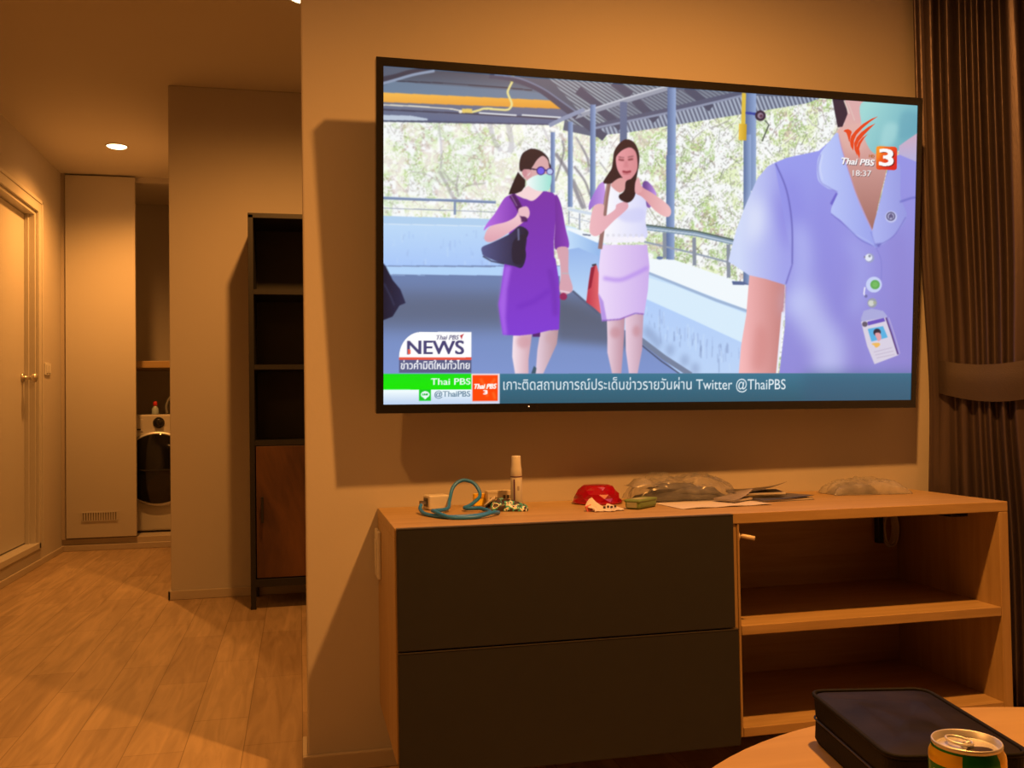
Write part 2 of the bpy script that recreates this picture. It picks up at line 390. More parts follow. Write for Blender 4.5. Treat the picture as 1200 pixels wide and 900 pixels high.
# cream pipe stub fixed to the divider, coiled cable, black box
st = empty('cable_holder', (0.9205, 1.872, 0.560), 'cream plastic tube stub sticking out of the sideboard divider', 'cable holder')
bm = bmesh.new(); lathe(bm, [(0.012, 0), (0.012, 0.004), (0.008, 0.006)], 20, (0, 0, 0), 'X'); build('base', bm, mat('cream_plastic', (0.72, 0.62, 0.48), 0.45), st, smooth=True)
bm = bmesh.new(); tube(bm, [(0.005, 0, 0.001), (0.012, -0.006, 0.0), (0.029, -0.028, -0.003)], 0.0047, 12); build('tube', bm, bpy.data.materials['cream_plastic'], st, smooth=True)
cc = empty('cable_coil', (1.53, 2.222, 0.51), 'coiled pale cable hanging inside the upper open shelf', 'cable')
bm = bmesh.new()
for k in range(5):
    tube(bm, [(0.001 * k + (0.017 + 0.001 * k) * math.cos(2 * PI * i / 28), -0.004 * k, -0.002 * (k % 3) + (0.046 - 0.002 * (k % 2)) * math.sin(2 * PI * i / 28)) for i in range(28)], 0.0026, 6, True)
build('coil', bm, mat('pale_grey_cable', (0.50, 0.45, 0.40), 0.5), cc, smooth=True)
build('tie_strap', mbox(-0.034, -0.018, -0.014, 0.006, -0.04, 0.068), M_blackpl, cc, bevel=0.002)
pb = empty('power_box', (1.545, 2.02, 0.588), 'black cable box fixed under the sideboard top at right', 'power box')
build('casing', mbox(-0.024, 0.0245, -0.065, 0.05, -0.022, -0.0005), M_blackpl, pb, bevel=0.003)
build('led', mbox(-0.004, 0.0, -0.0665, -0.065, -0.013, -0.010), mat('grey_led_cover', (0.4, 0.4, 0.4), 0.4), pb)

# ------------------------------------------------------------------ television picture: painted on a dense grid as per-point colour
TVW, TVH = 1.408, 0.804
# the frame corners (in picture coordinates) map to the unit square of the screen
SRC = [(447.6, 75.2), (1074.2, 121.7), (1066.3, 470.3), (449.0, 475.0)]
SS = 2
NX, NY = 836, 466
CWD, CHT = NX * SS, NY * SS
def homog(src, dst):
    A = []; b = []
    for (x, y), (u, v) in zip(src, dst):
        A += [[x, y, 1, 0, 0, 0, -u * x, -u * y], [0, 0, 0, x, y, 1, -v * x, -v * y]]; b += [u, v]
    h = np.linalg.solve(np.array(A, float), np.array(b, float)); return np.append(h, 1).reshape(3, 3)
HM = homog(SRC, [(0, 0), (CWD, 0), (CWD, CHT), (0, CHT)])
def to_c(p):
    p = np.asarray(p, float); q = np.c_[p, np.ones(len(p))] @ HM.T; return q[:, :2] / q[:, 2:]
HI = np.linalg.inv(HM)
_gx, _gy = np.meshgrid(np.arange(CWD) + .5, np.arange(CHT) + .5)
_q = np.stack([_gx, _gy, np.ones_like(_gx)], -1) @ HI.T
PXX = (_q[..., 0] / _q[..., 2]).astype(np.float32); PYY = (_q[..., 1] / _q[..., 2]).astype(np.float32)
CAN = np.zeros((CHT, CWD, 3), np.float32)
VIEWS = dict(A=(550, 160, 6.427), B=(550, 290, 6.0), C=(670, 150, 6.43), D=(670, 290, 6.0), E=(440, 70, 5.0), F=(680, 80, 4.615),
             G=(840, 110, 5.0), H=(840, 270, 5.0), I=(960, 120, 9.0), J=(980, 230, 9.0), K=(980, 310, 7.5), M=(440, 380, 7.5),
             N=(440, 200, 5.0), O=(740, 220, 4.091), P=(0, 0, 1.0))
def V(tag, pts):
    ox, oy, s = VIEWS[tag]; return [(ox + x / s, oy + y / s) for x, y in pts]
def blur(a, r):
    r = int(round(r))
    if r < 1: return a
    for _ in range(2):
        for ax in (0, 1):
            c = np.cumsum(np.pad(a, [(r + 1, r) if i == ax else (0, 0) for i in range(a.ndim)], mode='edge'), axis=ax)
            n = a.shape[ax]
            a = (np.take(c, range(2 * r + 1, 2 * r + 1 + n), ax) - np.take(c, range(0, n), ax)) / (2 * r + 1)
    return a
def raster(loops, pad=0):
    allp = np.concatenate(loops)
    x0 = max(0, int(allp[:, 0].min()) - 1 - pad); x1 = min(CWD, int(allp[:, 0].max()) + 2 + pad)
    y0 = max(0, int(allp[:, 1].min()) - 1 - pad); y1 = min(CHT, int(allp[:, 1].max()) + 2 + pad)
    if x1 <= x0 or y1 <= y0: return None
    a = np.concatenate(loops); b = np.concatenate([np.roll(l, -1, 0) for l in loops])
    m = np.zeros((y1 - y0, x1 - x0), np.float32)
    lo = np.minimum(a[:, 1], b[:, 1]); hi = np.maximum(a[:, 1], b[:, 1])
    for row in range(y0, y1):
        yc = row + .5
        k = (lo <= yc) & (hi > yc)
        if not k.any(): continue
        A_, B_ = a[k], b[k]
        xs = A_[:, 0] + (yc - A_[:, 1]) * (B_[:, 0] - A_[:, 0]) / (B_[:, 1] - A_[:, 1])
        w = np.where(B_[:, 1] > A_[:, 1], 1, -1)
        o = np.argsort(xs); xs = xs[o]; acc = np.cumsum(w[o])
        for i in range(len(xs) - 1):
            if acc[i] != 0:
                s, e = xs[i] - x0, xs[i + 1] - x0
                i0, i1 = max(0, int(math.floor(s))), min(x1 - x0 - 1, int(math.floor(e)))
                if i1 < 0 or i0 > x1 - x0 - 1: continue
                if i0 == i1: m[row - y0, i0] += max(0, e - s)
                else:
                    m[row - y0, i0] += min(1, i0 + 1 - s); m[row - y0, i0 + 1:i1] = 1; m[row - y0, i1] += min(1, e - i1)
    return np.clip(m, 0, 1), x0, y0, x1, y1
def apply(res, col, a=1.0):
    if res is None: return
    m, x0, y0, x1, y1 = res
    c = col(PXX[y0:y1, x0:x1], PYY[y0:y1, x0:x1]) if callable(col) else np.array(col, np.float32)
    mm = (m * a)[..., None]
    CAN[y0:y1, x0:x1] = CAN[y0:y1, x0:x1] * (1 - mm) + c * mm
def poly(tag, pts, col, a=1.0, soft=0.0):
    sp = soft * 2.66
    r = raster([to_c(V(tag, pts))], int(sp * 3) + 1 if soft else 0)
    if r is None: return
    m, *bb = r
    if soft: m = blur(m, sp)
    apply((m, *bb), col, a)
def smooth(tag, pts, col, a=1.0, soft=0.0, n=5):
    q = spline([(x, y, 0) for x, y in pts], n, True); poly(tag, [(v.x, v.y) for v in q], col, a, soft)
def stroke(tag, pts, w, col, a=1.0, soft=0.0, curve=False):
    p = V(tag, pts)
    if curve: p = [(v.x, v.y) for v in spline([(x, y, 0) for x, y in p], 6)]
    w = w / VIEWS[tag][2] / 2
    L, R = [], []
    for i in range(len(p)):
        x0, y0 = p[max(0, i - 1)]; x1, y1 = p[min(len(p) - 1, i + 1)]
        d = math.hypot(x1 - x0, y1 - y0) or 1; nx, ny = -(y1 - y0) / d * w, (x1 - x0) / d * w
        L.append((p[i][0] + nx, p[i][1] + ny)); R.append((p[i][0] - nx, p[i][1] - ny))
    poly('P', L + R[::-1], col, a, soft)
def disc(tag, c, r, col, a=1.0, soft=0.0, ry=None):
    ry = ry or r; poly(tag, [(c[0] + r * math.cos(t * PI / 14), c[1] + ry * math.sin(t * PI / 14)) for t in range(28)], col, a, soft)
def grad(tag, p0, p1, c0, c1):
    (ax, ay), (bx, by) = V(tag, [p0])[0], V(tag, [p1])[0]
    d2 = (bx - ax) ** 2 + (by - ay) ** 2; c0 = np.array(c0, np.float32); c1 = np.array(c1, np.float32)
    def f(x, y):
        t = np.clip(((x - ax) * (bx - ax) + (y - ay) * (by - ay)) / d2, 0, 1)[..., None]; return c0 * (1 - t) + c1 * t
    return f
def text(body, p0, p1, em, col, bold=0.0, shear=0.0, a=1.0):
    cu = bpy.data.curves.new('lettering', 'FONT'); cu.body = body; cu.shear = shear
    o = bpy.data.objects.new('lettering', cu); COL.objects.link(o)
    dg = bpy.context.evaluated_depsgraph_get(); cv = o.to_curve(dg)
    loops = []
    for s in cv.splines:
        bp_ = s.bezier_points; pts = []
        for i in range(len(bp_)):
            A_, B_ = bp_[i], bp_[(i + 1) % len(bp_)]
            P0, P1, P2, P3 = A_.co, A_.handle_right, B_.handle_left, B_.co
            for k in range(4):
                t = k / 4; u = 1 - t
                q = P0 * u ** 3 + P1 * 3 * u * u * t + P2 * 3 * u * t * t + P3 * t ** 3; pts.append((q.x, q.y))
        if len(pts) > 2: loops.append(np.array(pts))
    o.to_curve_clear(); bpy.data.objects.remove(o); bpy.data.curves.remove(cu)
    al = np.concatenate(loops); xa, xb = al[:, 0].min(), al[:, 0].max()
    res = []
    for l in loops:
        t = (l[:, 0] - xa) / (xb - xa)
        x = p0[0] + (p1[0] - p0[0]) * t; y = p0[1] + (p1[1] - p0[1]) * t - l[:, 1] * em
        res.append(to_c(np.c_[x, y]))
    offs = [(0, 0)] if not bold else [(dx * bold, dy * bold * .6) for dx in (-1, 0, 1) for dy in (-1, 0, 1)]
    tot = None
    for dx, dy in offs:
        r = raster([l + np.array([dx, dy]) * 2.66 for l in res], 0)
        if r is None: continue
        apply(r, col, a)

rng = random.Random(7)
# foliage behind the walkway, over-exposed
CAN[:] = (246, 250, 250)
def blobs(x0, x1, y0, y1, n, cols, rmin, rmax, a, soft):
    for _ in range(n):
        x, y = rng.uniform(x0, x1), rng.uniform(y0, y1); r = rng.uniform(rmin, rmax)
        disc('P', (x, y), r, rng.choice(cols), a * rng.uniform(.5, 1), soft, r * rng.uniform(.5, 1.2))
GR = [(205, 232, 130), (225, 240, 150), (190, 222, 120), (235, 240, 190)]
GD = [(110, 170, 90), (150, 195, 110), (130, 180, 120)]
BR = [(190, 160, 150), (205, 175, 165), (170, 150, 140), (150, 140, 140)]
RN = np.random.RandomState(5)
def vnoise(cell):
    nx, ny = int(CWD / cell) + 3, int(CHT / cell) + 3
    g = RN.rand(ny, nx).astype(np.float32)
    x = np.arange(CWD) / cell; y = np.arange(CHT) / cell
    xi, yi = x.astype(int), y.astype(int); fx, fy = x - xi, y - yi
    fx = (fx * fx * (3 - 2 * fx))[None, :]; fy = (fy * fy * (3 - 2 * fy))[:, None]
    a, b_, c, d = g[np.ix_(yi, xi)], g[np.ix_(yi, xi + 1)], g[np.ix_(yi + 1, xi)], g[np.ix_(yi + 1, xi + 1)]
    return (a * (1 - fx) + b_ * fx) * (1 - fy) + (c * (1 - fx) + d * fx) * fy
def sst(x, a, b_):
    t = np.clip((x - a) / (b_ - a), 0, 1); return t * t * (3 - 2 * t)
def lay(mask, col, a):
    m = (mask * a)[..., None]; CAN[:] = CAN * (1 - m) + np.array(col, np.float32) * m
n90, n40, n16, n7, n4, n4b, n3 = vnoise(95), vnoise(42), vnoise(16), vnoise(7.5), vnoise(4.5), vnoise(4), vnoise(3)
right = sst(PXX, 720, 790)
lay(sst(n40 * .6 + n16 * .4, .45, .62), (214, 234, 152), .55)
lay(sst(n90 * .5 + n16 * .5, .52, .64), (166, 206, 120), .35 + .25 * right)
lay(sst(n40 * .4 + n7 * .6, .55, .68) * sst(n90, .35, .6), (198, 170, 160), .55)
lay(sst(n16 * .45 + n4 * .55, .56, .66), (150, 170, 120), .3 + .25 * right)
lay(sst(n7 * .4 + n4b * .6, .6, .7), (130, 128, 124), .3 + .2 * right)
lay(sst(n16 * .3 + n4b * .3 + n3 * .4, .56, .68), (255, 255, 255), .8)
lay(sst(n40, .5, .72) * (1 - right), (255, 255, 255), .55)
for _ in range(420):
    x, y = rng.uniform(448, 760), rng.uniform(132, 300); l = rng.uniform(3, 16); an = rng.uniform(-2.8, -.3)
    stroke('P', [(x, y), (x + l * .5 * math.cos(an) + rng.uniform(-2, 2), y + l * .5 * math.sin(an)), (x + l * math.cos(an), y + l * math.sin(an))], rng.uniform(.4, 1.0), rng.choice([(176, 160, 158), (196, 170, 166), (140, 132, 128), (252, 252, 252), (252, 252, 252)]), .55)
for _ in range(160):
    x, y = rng.uniform(760, 990), rng.uniform(130, 320); l = rng.uniform(4, 16); an = rng.uniform(-2.8, -.3)
    stroke('P', [(x, y), (x + l * math.cos(an), y + l * math.sin(an))], rng.uniform(.4, 1.0), rng.choice([(100, 110, 90), (150, 130, 120), (80, 90, 80)]), .6)
for _ in range(150):
    x, y = rng.uniform(760, 990), rng.uniform(130, 320); l = rng.uniform(8, 34); an = rng.uniform(-2.6, -.4)
    stroke('P', [(x, y), (x + l * .5 * math.cos(an) + rng.uniform(-3, 3), y + l * .5 * math.sin(an)), (x + l * math.cos(an), y + l * math.sin(an))], rng.uniform(.6, 1.5), rng.choice([(255, 255, 255), (235, 240, 238), (175, 175, 165)]), .8)
TR = (150, 145, 150)
for pts, w in (([(370, 0), (420, 90), (450, 150), (500, 190)], 26), ([(480, 20), (470, 90), (485, 150)], 16), ([(500, 100), (560, 80), (640, 70)], 10), ([(390, 0), (440, 60), (480, 90)], 12), ([(200, 0), (300, 20), (360, 60)], 7)):
    stroke('N', pts, w * .8, TR, .5, .3, True)
for pts, w in (([(365, 380), (380, 500), (380, 640)], 12), ([(660, 360), (690, 470), (730, 530)], 26), ([(770, 370), (790, 480), (780, 540)], 32), ([(560, 360), (610, 450), (640, 480)], 8), ([(860, 460), (800, 520)], 8), ([(970, 380), (1010, 470)], 12)):
    stroke('E', pts, w, (176, 174, 184), .5, .4, True)
for pts, w in (([(690, 20), (700, 120), (640, 330)], 14), ([(640, 120), (730, 260), (800, 420), (850, 540)], 26), ([(780, 220), (860, 330), (900, 440)], 16), ([(830, 60), (880, 160), (890, 220)], 12), ([(780, 330), (830, 430), (870, 540)], 10)):
    stroke('A', pts, w, (120, 118, 130), .75, .3, True)
for pts, w in (([(20, 60), (100, 200), (120, 330)], 14), ([(0, 380), (40, 520), (80, 600)], 26), ([(200, 250), (260, 330)], 10)):
    stroke('C', pts, w, (150, 150, 160), .7, .3, True)
# corrugated roof
def corr(x, y):
    s = (x * .94 - y * .36) / 4.6
    t = (0.5 + 0.5 * np.sin(s * 2 * PI))[..., None]
    return np.array((88, 98, 122), np.float32) * (1 - t) + np.array((176, 188, 208), np.float32) * t
def corr2(x, y):
    s = (x * .55 - y * .83) / 3.6
    t = np.clip(0.5 + 0.7 * np.sin(s * 2 * PI), 0, 1)[..., None]
    return np.array((84, 94, 112), np.float32) * (1 - t) + np.array((160, 172, 184), np.float32) * t
poly('F', [(-60, 60), (470, 60), (1300, 130), (1220, 182), (880, 240), (480, 305), (250, 342), (140, 352), (100, 372), (-100, 330)], (92, 102, 126))
poly('P', [(585, 78), (700, 88), (720, 150), (690, 150), (662, 142), (600, 100)], corr2)
poly('F', [(70, 330), (330, 262), (640, 200), (880, 140), (1300, 150), (1220, 182), (880, 240), (480, 305), (250, 342), (120, 356)], corr)
poly('F', [(-80, 50), (470, 80), (380, 110), (0, 240), (-80, 260)], corr2, .9)
poly('F', [(60, 235), (460, 120), (620, 100), (860, 125), (640, 170), (90, 300)], corr2, .55)
for p in ([(-20, 110), (100, 205)], [(95, 215), (215, 315)], [(170, 70), (265, 140)], [(285, 165), (402, 275)], [(565, 95), (700, 210)], [(-40, 245), (125, 370)]):
    stroke('F', p, 44, (74, 82, 106))
stroke('F', [(75, 312), (330, 252), (480, 220), (640, 180), (890, 122)], 30, (84, 92, 118))
stroke('F', [(75, 318), (330, 264), (480, 232), (640, 196), (880, 138)], 12, (140, 150, 176))
stroke('F', [(-60, 262), (200, 178), (470, 96)], 30, (150, 158, 176))
stroke('F', [(-60, 252), (200, 168), (470, 86)], 8, (196, 202, 214))
# left bay of the roof
poly('E', [(0, 0), (800, 60), (1010, 100), (1190, 300), (1130, 330), (1020, 378), (0, 358)], (84, 96, 116))
poly('E', [(30, 135), (130, 110), (300, 58), (600, 70), (900, 160), (1010, 205), (1030, 236), (30, 190)], grad('E', (0, 60), (0, 235), (72, 80, 96), (112, 136, 160)))
poly('E', [(100, 120), (1010, 190), (1030, 232), (30, 188), (30, 150)], (108, 132, 158), .85)
stroke('E', [(110, 118), (400, 130), (740, 155), (910, 172)], 6, (52, 56, 72))
stroke('E', [(30, 108), (110, 92), (200, 66), (330, 46)], 30, (60, 62, 78), 1, 0, True)
stroke('E', [(30, 135), (110, 112), (220, 80), (340, 58)], 16, (140, 156, 182), 1, 0, True)
poly('E', [(30, 185), (1030, 232), (1088, 282), (30, 242)], grad('E', (0, 190), (0, 280), (246, 186, 84), (226, 158, 66)))
poly('E', [(30, 242), (1088, 282), (1140, 305), (1130, 340), (1020, 376), (30, 352)], grad('E', (0, 250), (0, 370), (108, 116, 138), (92, 106, 142)))
stroke('E', [(30, 286), (500, 308), (1060, 340)], 10, (66, 72, 94))
poly('E', [(30, 318), (200, 322), (300, 340), (300, 352), (30, 350)], (210, 225, 240), .8)
stroke('E', [(30, 352), (300, 354), (1020, 374)], 6, (74, 82, 110))
stroke('E', [(600, 306), (820, 320)], 9, (232, 236, 240)); stroke('E', [(850, 318), (1080, 332)], 9, (232, 236, 240))
stroke('E', [(30, 258), (210, 266), (440, 282), (495, 294)], 8, (226, 222, 206))
stroke('E', [(555, 302), (600, 290), (640, 280), (755, 288), (785, 272), (790, 245), (768, 190), (775, 160), (795, 120)], 13, (232, 222, 150), 1, 0, True)
poly('E', [(500, 280), (560, 282), (560, 308), (500, 305)], (228, 200, 110)); disc('E', (492, 298), 10, (240, 235, 220))
poly('E', [(782, 84), (806, 86), (800, 124), (780, 122)], (222, 206, 110))
stroke('E', [(660, 84), (800, 105), (950, 165), (1090, 270), (1170, 330)], 34, (70, 78, 102), 1, 0, True)
stroke('E', [(690, 80), (830, 100), (970, 160), (1080, 235), (1200, 320)], 9, (118, 130, 158), 1, 0, True)
stroke('E', [(1010, 380), (1100, 335), (1215, 285)], 24, (140, 152, 182))
# posts
def post(tag, x0, x1, ya, yb):
    poly(tag, [(x0, ya), (x1, ya), (x1, yb), (x0, yb)], grad(tag, (x0, 0), (x1, 0), (88, 112, 156), (148, 172, 214)))
post('A', 603, 636, -40, 420); post('A', 733, 770, -120, 528); post('A', 900, 941, -250, 470)
poly('F', [(207, 175), (245, 175), (245, 400), (207, 400)], (96, 112, 146))
post('F', 463, 509, 98, 660); post('O', 160, 200, -160, 345); post('F', 885, 943, 128, 660); post('O', 530, 566, -260, 470)
poly('F', [(866, 126), (888, 128), (884, 300), (862, 300)], (222, 190, 70)); poly('F', [(850, 294), (892, 296), (890, 386), (848, 383)], grad('F', (850, 0), (892, 0), (236, 196, 76), (196, 156, 40)))
stroke('F', [(885, 234), (950, 242)], 14, (50, 70, 160)); disc('F', (966, 250), 29, (52, 40, 62)); disc('F', (966, 250), 16, (150, 130, 150)); disc('F', (970, 252), 9, (90, 60, 80))
stroke('F', [(990, 275), (1012, 300), (975, 390)], 8, (90, 100, 90))
# low wall at the back left, floor
poly('N', [(30, 262), (700, 284), (1000, 300), (1000, 600), (30, 600)], grad('N', (0, 280), (0, 560), (190, 220, 248), (168, 200, 250)))
poly('N', [(30, 262), (700, 282), (700, 322), (30, 308)], (176, 208, 240))
stroke('N', [(30, 310), (700, 324)], 4, (225, 238, 250))
for _ in range(50):
    x = rng.uniform(50, 690); y = rng.uniform(340, 540); stroke('N', [(x, y), (x + rng.uniform(-4, 4), y + rng.uniform(10, 60))], rng.uniform(2, 8), rng.choice([(150, 180, 235), (200, 225, 250), (140, 165, 215)]), .35, .3)
poly('P', [(440, 311), (720, 311), (900, 445), (900, 480), (440, 480)], grad('P', (0, 322), (0, 440), (108, 130, 176), (126, 150, 208)))
poly('N', [(30, 560), (1100, 560), (1100, 618), (30, 612)], (178, 212, 250)); stroke('N', [(30, 558), (700, 562)], 5, (120, 140, 180))
stroke('N', [(30, 608), (1100, 620)], 4, (104, 124, 170))
poly('P', [(440, 340), (720, 345), (760, 385), (440, 385)], (92, 103, 128), .85, 9); poly('P', [(650, 350), (710, 372), (745, 408), (650, 400)], (88, 97, 118), .8, 5)
# hand rails
stroke('N', [(30, 157), (700, 182)], 15, (118, 138, 176)); stroke('N', [(30, 150), (700, 175)], 4, (168, 188, 215)); stroke('N', [(30, 216), (700, 240)], 5, (150, 160, 180)); stroke('N', [(461, 176), (461, 256)], 14, (128, 146, 180))
# side parapet
poly('P', [(655, 262), (672, 266), (735, 300), (790, 312), (900, 345), (900, 470), (812, 452), (764, 412), (703, 366), (655, 330)], grad('P', (0, 270), (0, 440), (206, 232, 250), (178, 208, 250)))
poly('A', [(735, 690), (960, 795), (1100, 850), (1100, 1100), (735, 900)], grad('A', (740, 0), (960, 0), (190, 220, 250), (148, 186, 236)))
poly('B', [(650, 20), (760, 0), (900, 60), (900, 450), (720, 300), (650, 240)], grad('B', (0, 0), (0, 400), (150, 184, 236), (190, 220, 250)))
poly('O', [(70, 338), (200, 345), (480, 440), (560, 470), (560, 590), (400, 530), (200, 452), (70, 405)], (240, 248, 253))
stroke('O', [(75, 408), (200, 458), (400, 540), (560, 596)], 13, (158, 182, 214))
poly('O', [(60, 425), (200, 470), (400, 550), (560, 610), (560, 760), (300, 640), (60, 530)], (214, 236, 252))
poly('O', [(40, 525), (300, 640), (560, 765), (560, 900), (260, 900), (40, 720)], grad('O', (0, 540), (0, 880), (176, 206, 250), (186, 212, 248)))
for _ in range(70):
    x = rng.uniform(60, 510); y = 540 + (x - 60) * .5 + rng.uniform(0, 120); stroke('O', [(x, y), (x + rng.uniform(-4, 4), y + rng.uniform(15, 70))], rng.uniform(2, 7), rng.choice([(140, 160, 205), (205, 228, 252), (120, 140, 180)]), .45, .3)
for x, y in ((95, 715), (180, 780), (250, 830), (120, 745), (70, 690), (300, 870)):
    disc('O', (x, y), 22, (120, 140, 180), .4, 3.0, 30)
stroke('O', [(40, 730), (150, 815), (280, 900)], 26, (116, 130, 158)); stroke('O', [(30, 745), (140, 835), (250, 910)], 6, (70, 80, 104))
stroke('B', [(720, 305), (800, 375), (900, 462)], 14, (84, 96, 126))
stroke('O', [(55, 188), (300, 218), (490, 262)], 26, (126, 152, 176)); stroke('O', [(55, 176), (300, 206), (490, 250)], 8, (84, 104, 100)); stroke('O', [(55, 192), (300, 222), (490, 266)], 6, (196, 212, 226))
stroke('O', [(55, 258), (300, 315), (470, 360)], 9, (148, 160, 178))
for x, a, b in ((152, 214, 335), (294, 238, 372), (458, 270, 432)): stroke('O', [(x, a), (x + 2, b)], 18, (136, 146, 162))
disc('O', (130, 336), 16, (90, 110, 160), .9, 0, 8); poly('O', [(475, 448), (530, 450), (560, 466), (480, 466)], (84, 104, 150))
stroke('A', [(735, 542), (820, 560), (915, 580)], 22, (206, 220, 236)); stroke('A', [(742, 560), (742, 660)], 9, (150, 160, 180)); stroke('A', [(822, 575), (822, 700)], 10, (150, 160, 180)); stroke('A', [(735, 600), (900, 640)], 6, (180, 190, 205))
poly('A', [(728, 680), (960, 735), (960, 800), (728, 700)], (244, 250, 254), .9)
stroke('A', [(845, 735), (905, 742)], 10, (90, 100, 130))
# dark coat at the left edge
poly('N', [(36, 530), (60, 560), (100, 640), (145, 695), (176, 775), (140, 790), (100, 855), (36, 880)], grad('N', (36, 0), (170, 0), (22, 24, 44), (40, 44, 76)))
stroke('N', [(50, 660), (90, 740), (110, 790)], 8, (58, 64, 96), .7, .5)
# first walker: purple dress
SK = (224, 184, 194)
poly('B', [(305, 600), (435, 610), (424, 700), (412, 790), (412, 890), (318, 890), (298, 770), (300, 690)], grad('B', (300, 0), (430, 0), (246, 226, 236), (206, 164, 176)))
poly('B', [(495, 590), (622, 570), (610, 680), (565, 780), (515, 890), (462, 890), (474, 720)], grad('B', (470, 0), (610, 0), (228, 204, 220), (186, 150, 158)))
disc('B', (375, 665), 46, (206, 150, 160), .6, 2); disc('B', (565, 640), 36, (200, 160, 166), .5, 2)
poly('B', [(430, 890), (450, 835), (468, 850), (462, 890)], (60, 90, 110))
poly('B', [(440, 605), (495, 590), (492, 630), (440, 630)], (84, 40, 110))
poly('P', V('A', [(330, 430), (400, 462), (470, 480), (550, 403), (620, 420), (668, 470), (690, 540), (640, 640), (628, 790), (632, 905)]) + V('B', [(600, 80), (622, 220), (632, 400), (626, 580), (555, 585), (450, 610), (340, 622), (232, 615), (212, 500), (200, 400), (215, 310), (240, 125)]) + V('A', [(270, 800), (320, 640), (300, 500)]),
     grad('P', (0, 235), (0, 390), (122, 52, 170), (128, 62, 212)))
poly('B', [(240, 130), (290, 130), (260, 300), (250, 500), (262, 615), (232, 615), (200, 400), (215, 310)], (176, 110, 240), .75, 1.4)
stroke('B', [(560, 150), (590, 300), (600, 480)], 40, (106, 44, 170), .5, 2); stroke('B', [(330, 420), (450, 380), (560, 300)], 30, (106, 40, 186), .45, 2.2)
smooth('A', [(290, 440), (345, 432), (372, 520), (350, 600), (280, 640), (150, 672), (104, 705), (125, 655), (190, 570), (250, 470)], grad('A', (130, 0), (360, 0), (182, 108, 226), (128, 58, 178)))
smooth('A', [(640, 440), (680, 500), (715, 680), (742, 830), (650, 852), (632, 800), (640, 640)], grad('A', (632, 0), (740, 0), (112, 46, 156), (140, 66, 186)))
poly('A', [(655, 850), (735, 835), (740, 920), (660, 920)], SK)
smooth('B', [(608, 5), (684, 0), (690, 90), (692, 180), (720, 280), (705, 318), (650, 332), (626, 290), (636, 200), (628, 90)], (214, 164, 178))
disc('B', (655, 345), 26, (150, 44, 92)); stroke('B', [(645, 182), (692, 182)], 10, (190, 180, 190)); stroke('B', [(630, 305), (700, 318)], 9, (235, 215, 225))
smooth('A', [(108, 750), (150, 675), (270, 640), (340, 600), (372, 540), (425, 524), (447, 570), (432, 612), (390, 650), (330, 695), (240, 755), (160, 792), (118, 785)], grad('A', (0, 560), (0, 780), (246, 208, 214), (222, 166, 180)))
smooth('A', [(92, 830), (170, 795), (300, 730), (370, 672), (438, 715), (412, 800), (420, 900), (390, 985), (330, 975), (230, 950), (110, 900), (90, 870)], grad('A', (90, 0), (420, 0), (84, 88, 138), (34, 34, 58)))
smooth('A', [(320, 800), (380, 740), (425, 760), (405, 900), (380, 960), (320, 940)], (34, 34, 54), .85); stroke('A', [(362, 690), (365, 780)], 14, (120, 124, 160), .8)
stroke('B', [(90, 60), (150, 95), (240, 115)], 10, (40, 40, 66), .8)
stroke('A', [(312, 436), (352, 500), (400, 600), (408, 640)], 46, (66, 26, 82), .9, .3, True); stroke('A', [(308, 440), (352, 520)], 8, (160, 130, 170), .7)
smooth('A', [(365, 540), (425, 524), (447, 570), (436, 610), (410, 600), (370, 590)], (234, 190, 200))
smooth('A', [(340, 428), (400, 395), (440, 370), (520, 400), (552, 402), (476, 478), (410, 462)], (244, 214, 216))
smooth('A', [(372, 250), (370, 185), (390, 125), (430, 95), (470, 84), (535, 105), (582, 150), (594, 190), (596, 240), (450, 275), (405, 262)], (46, 34, 42))
smooth('A', [(455, 250), (475, 210), (505, 165), (545, 140), (582, 172), (592, 220), (604, 262), (598, 300), (480, 310)], (216, 170, 172))
smooth('A', [(392, 250), (440, 242), (462, 262), (460, 330), (440, 370), (420, 320), (400, 300)], (214, 160, 166)); disc('A', (408, 270), 18, (200, 140, 150), .9, 0, 30)
smooth('A', [(425, 330), (480, 292), (540, 280), (606, 286), (602, 370), (575, 406), (500, 402), (438, 366)], grad('A', (430, 0), (600, 0), (240, 250, 250), (160, 226, 214)))
stroke('A', [(455, 238), (510, 246)], 9, (44, 30, 60)); stroke('A', [(555, 246), (575, 250)], 10, (60, 40, 120)); stroke('A', [(430, 290), (450, 268)], 4, (230, 240, 240))
disc('A', (530, 253), 33, (58, 36, 110)); disc('A', (530, 254), 26, (110, 96, 232)); disc('A', (598, 258), 27, (70, 56, 130)); disc('A', (598, 259), 21, (180, 200, 240))
poly('A', [(358, 262), (388, 296), (414, 322), (412, 370), (385, 408), (345, 425), (288, 432), (302, 390), (330, 322)], (38, 28, 36)); stroke('A', [(372, 262), (398, 300)], 8, (240, 235, 235))
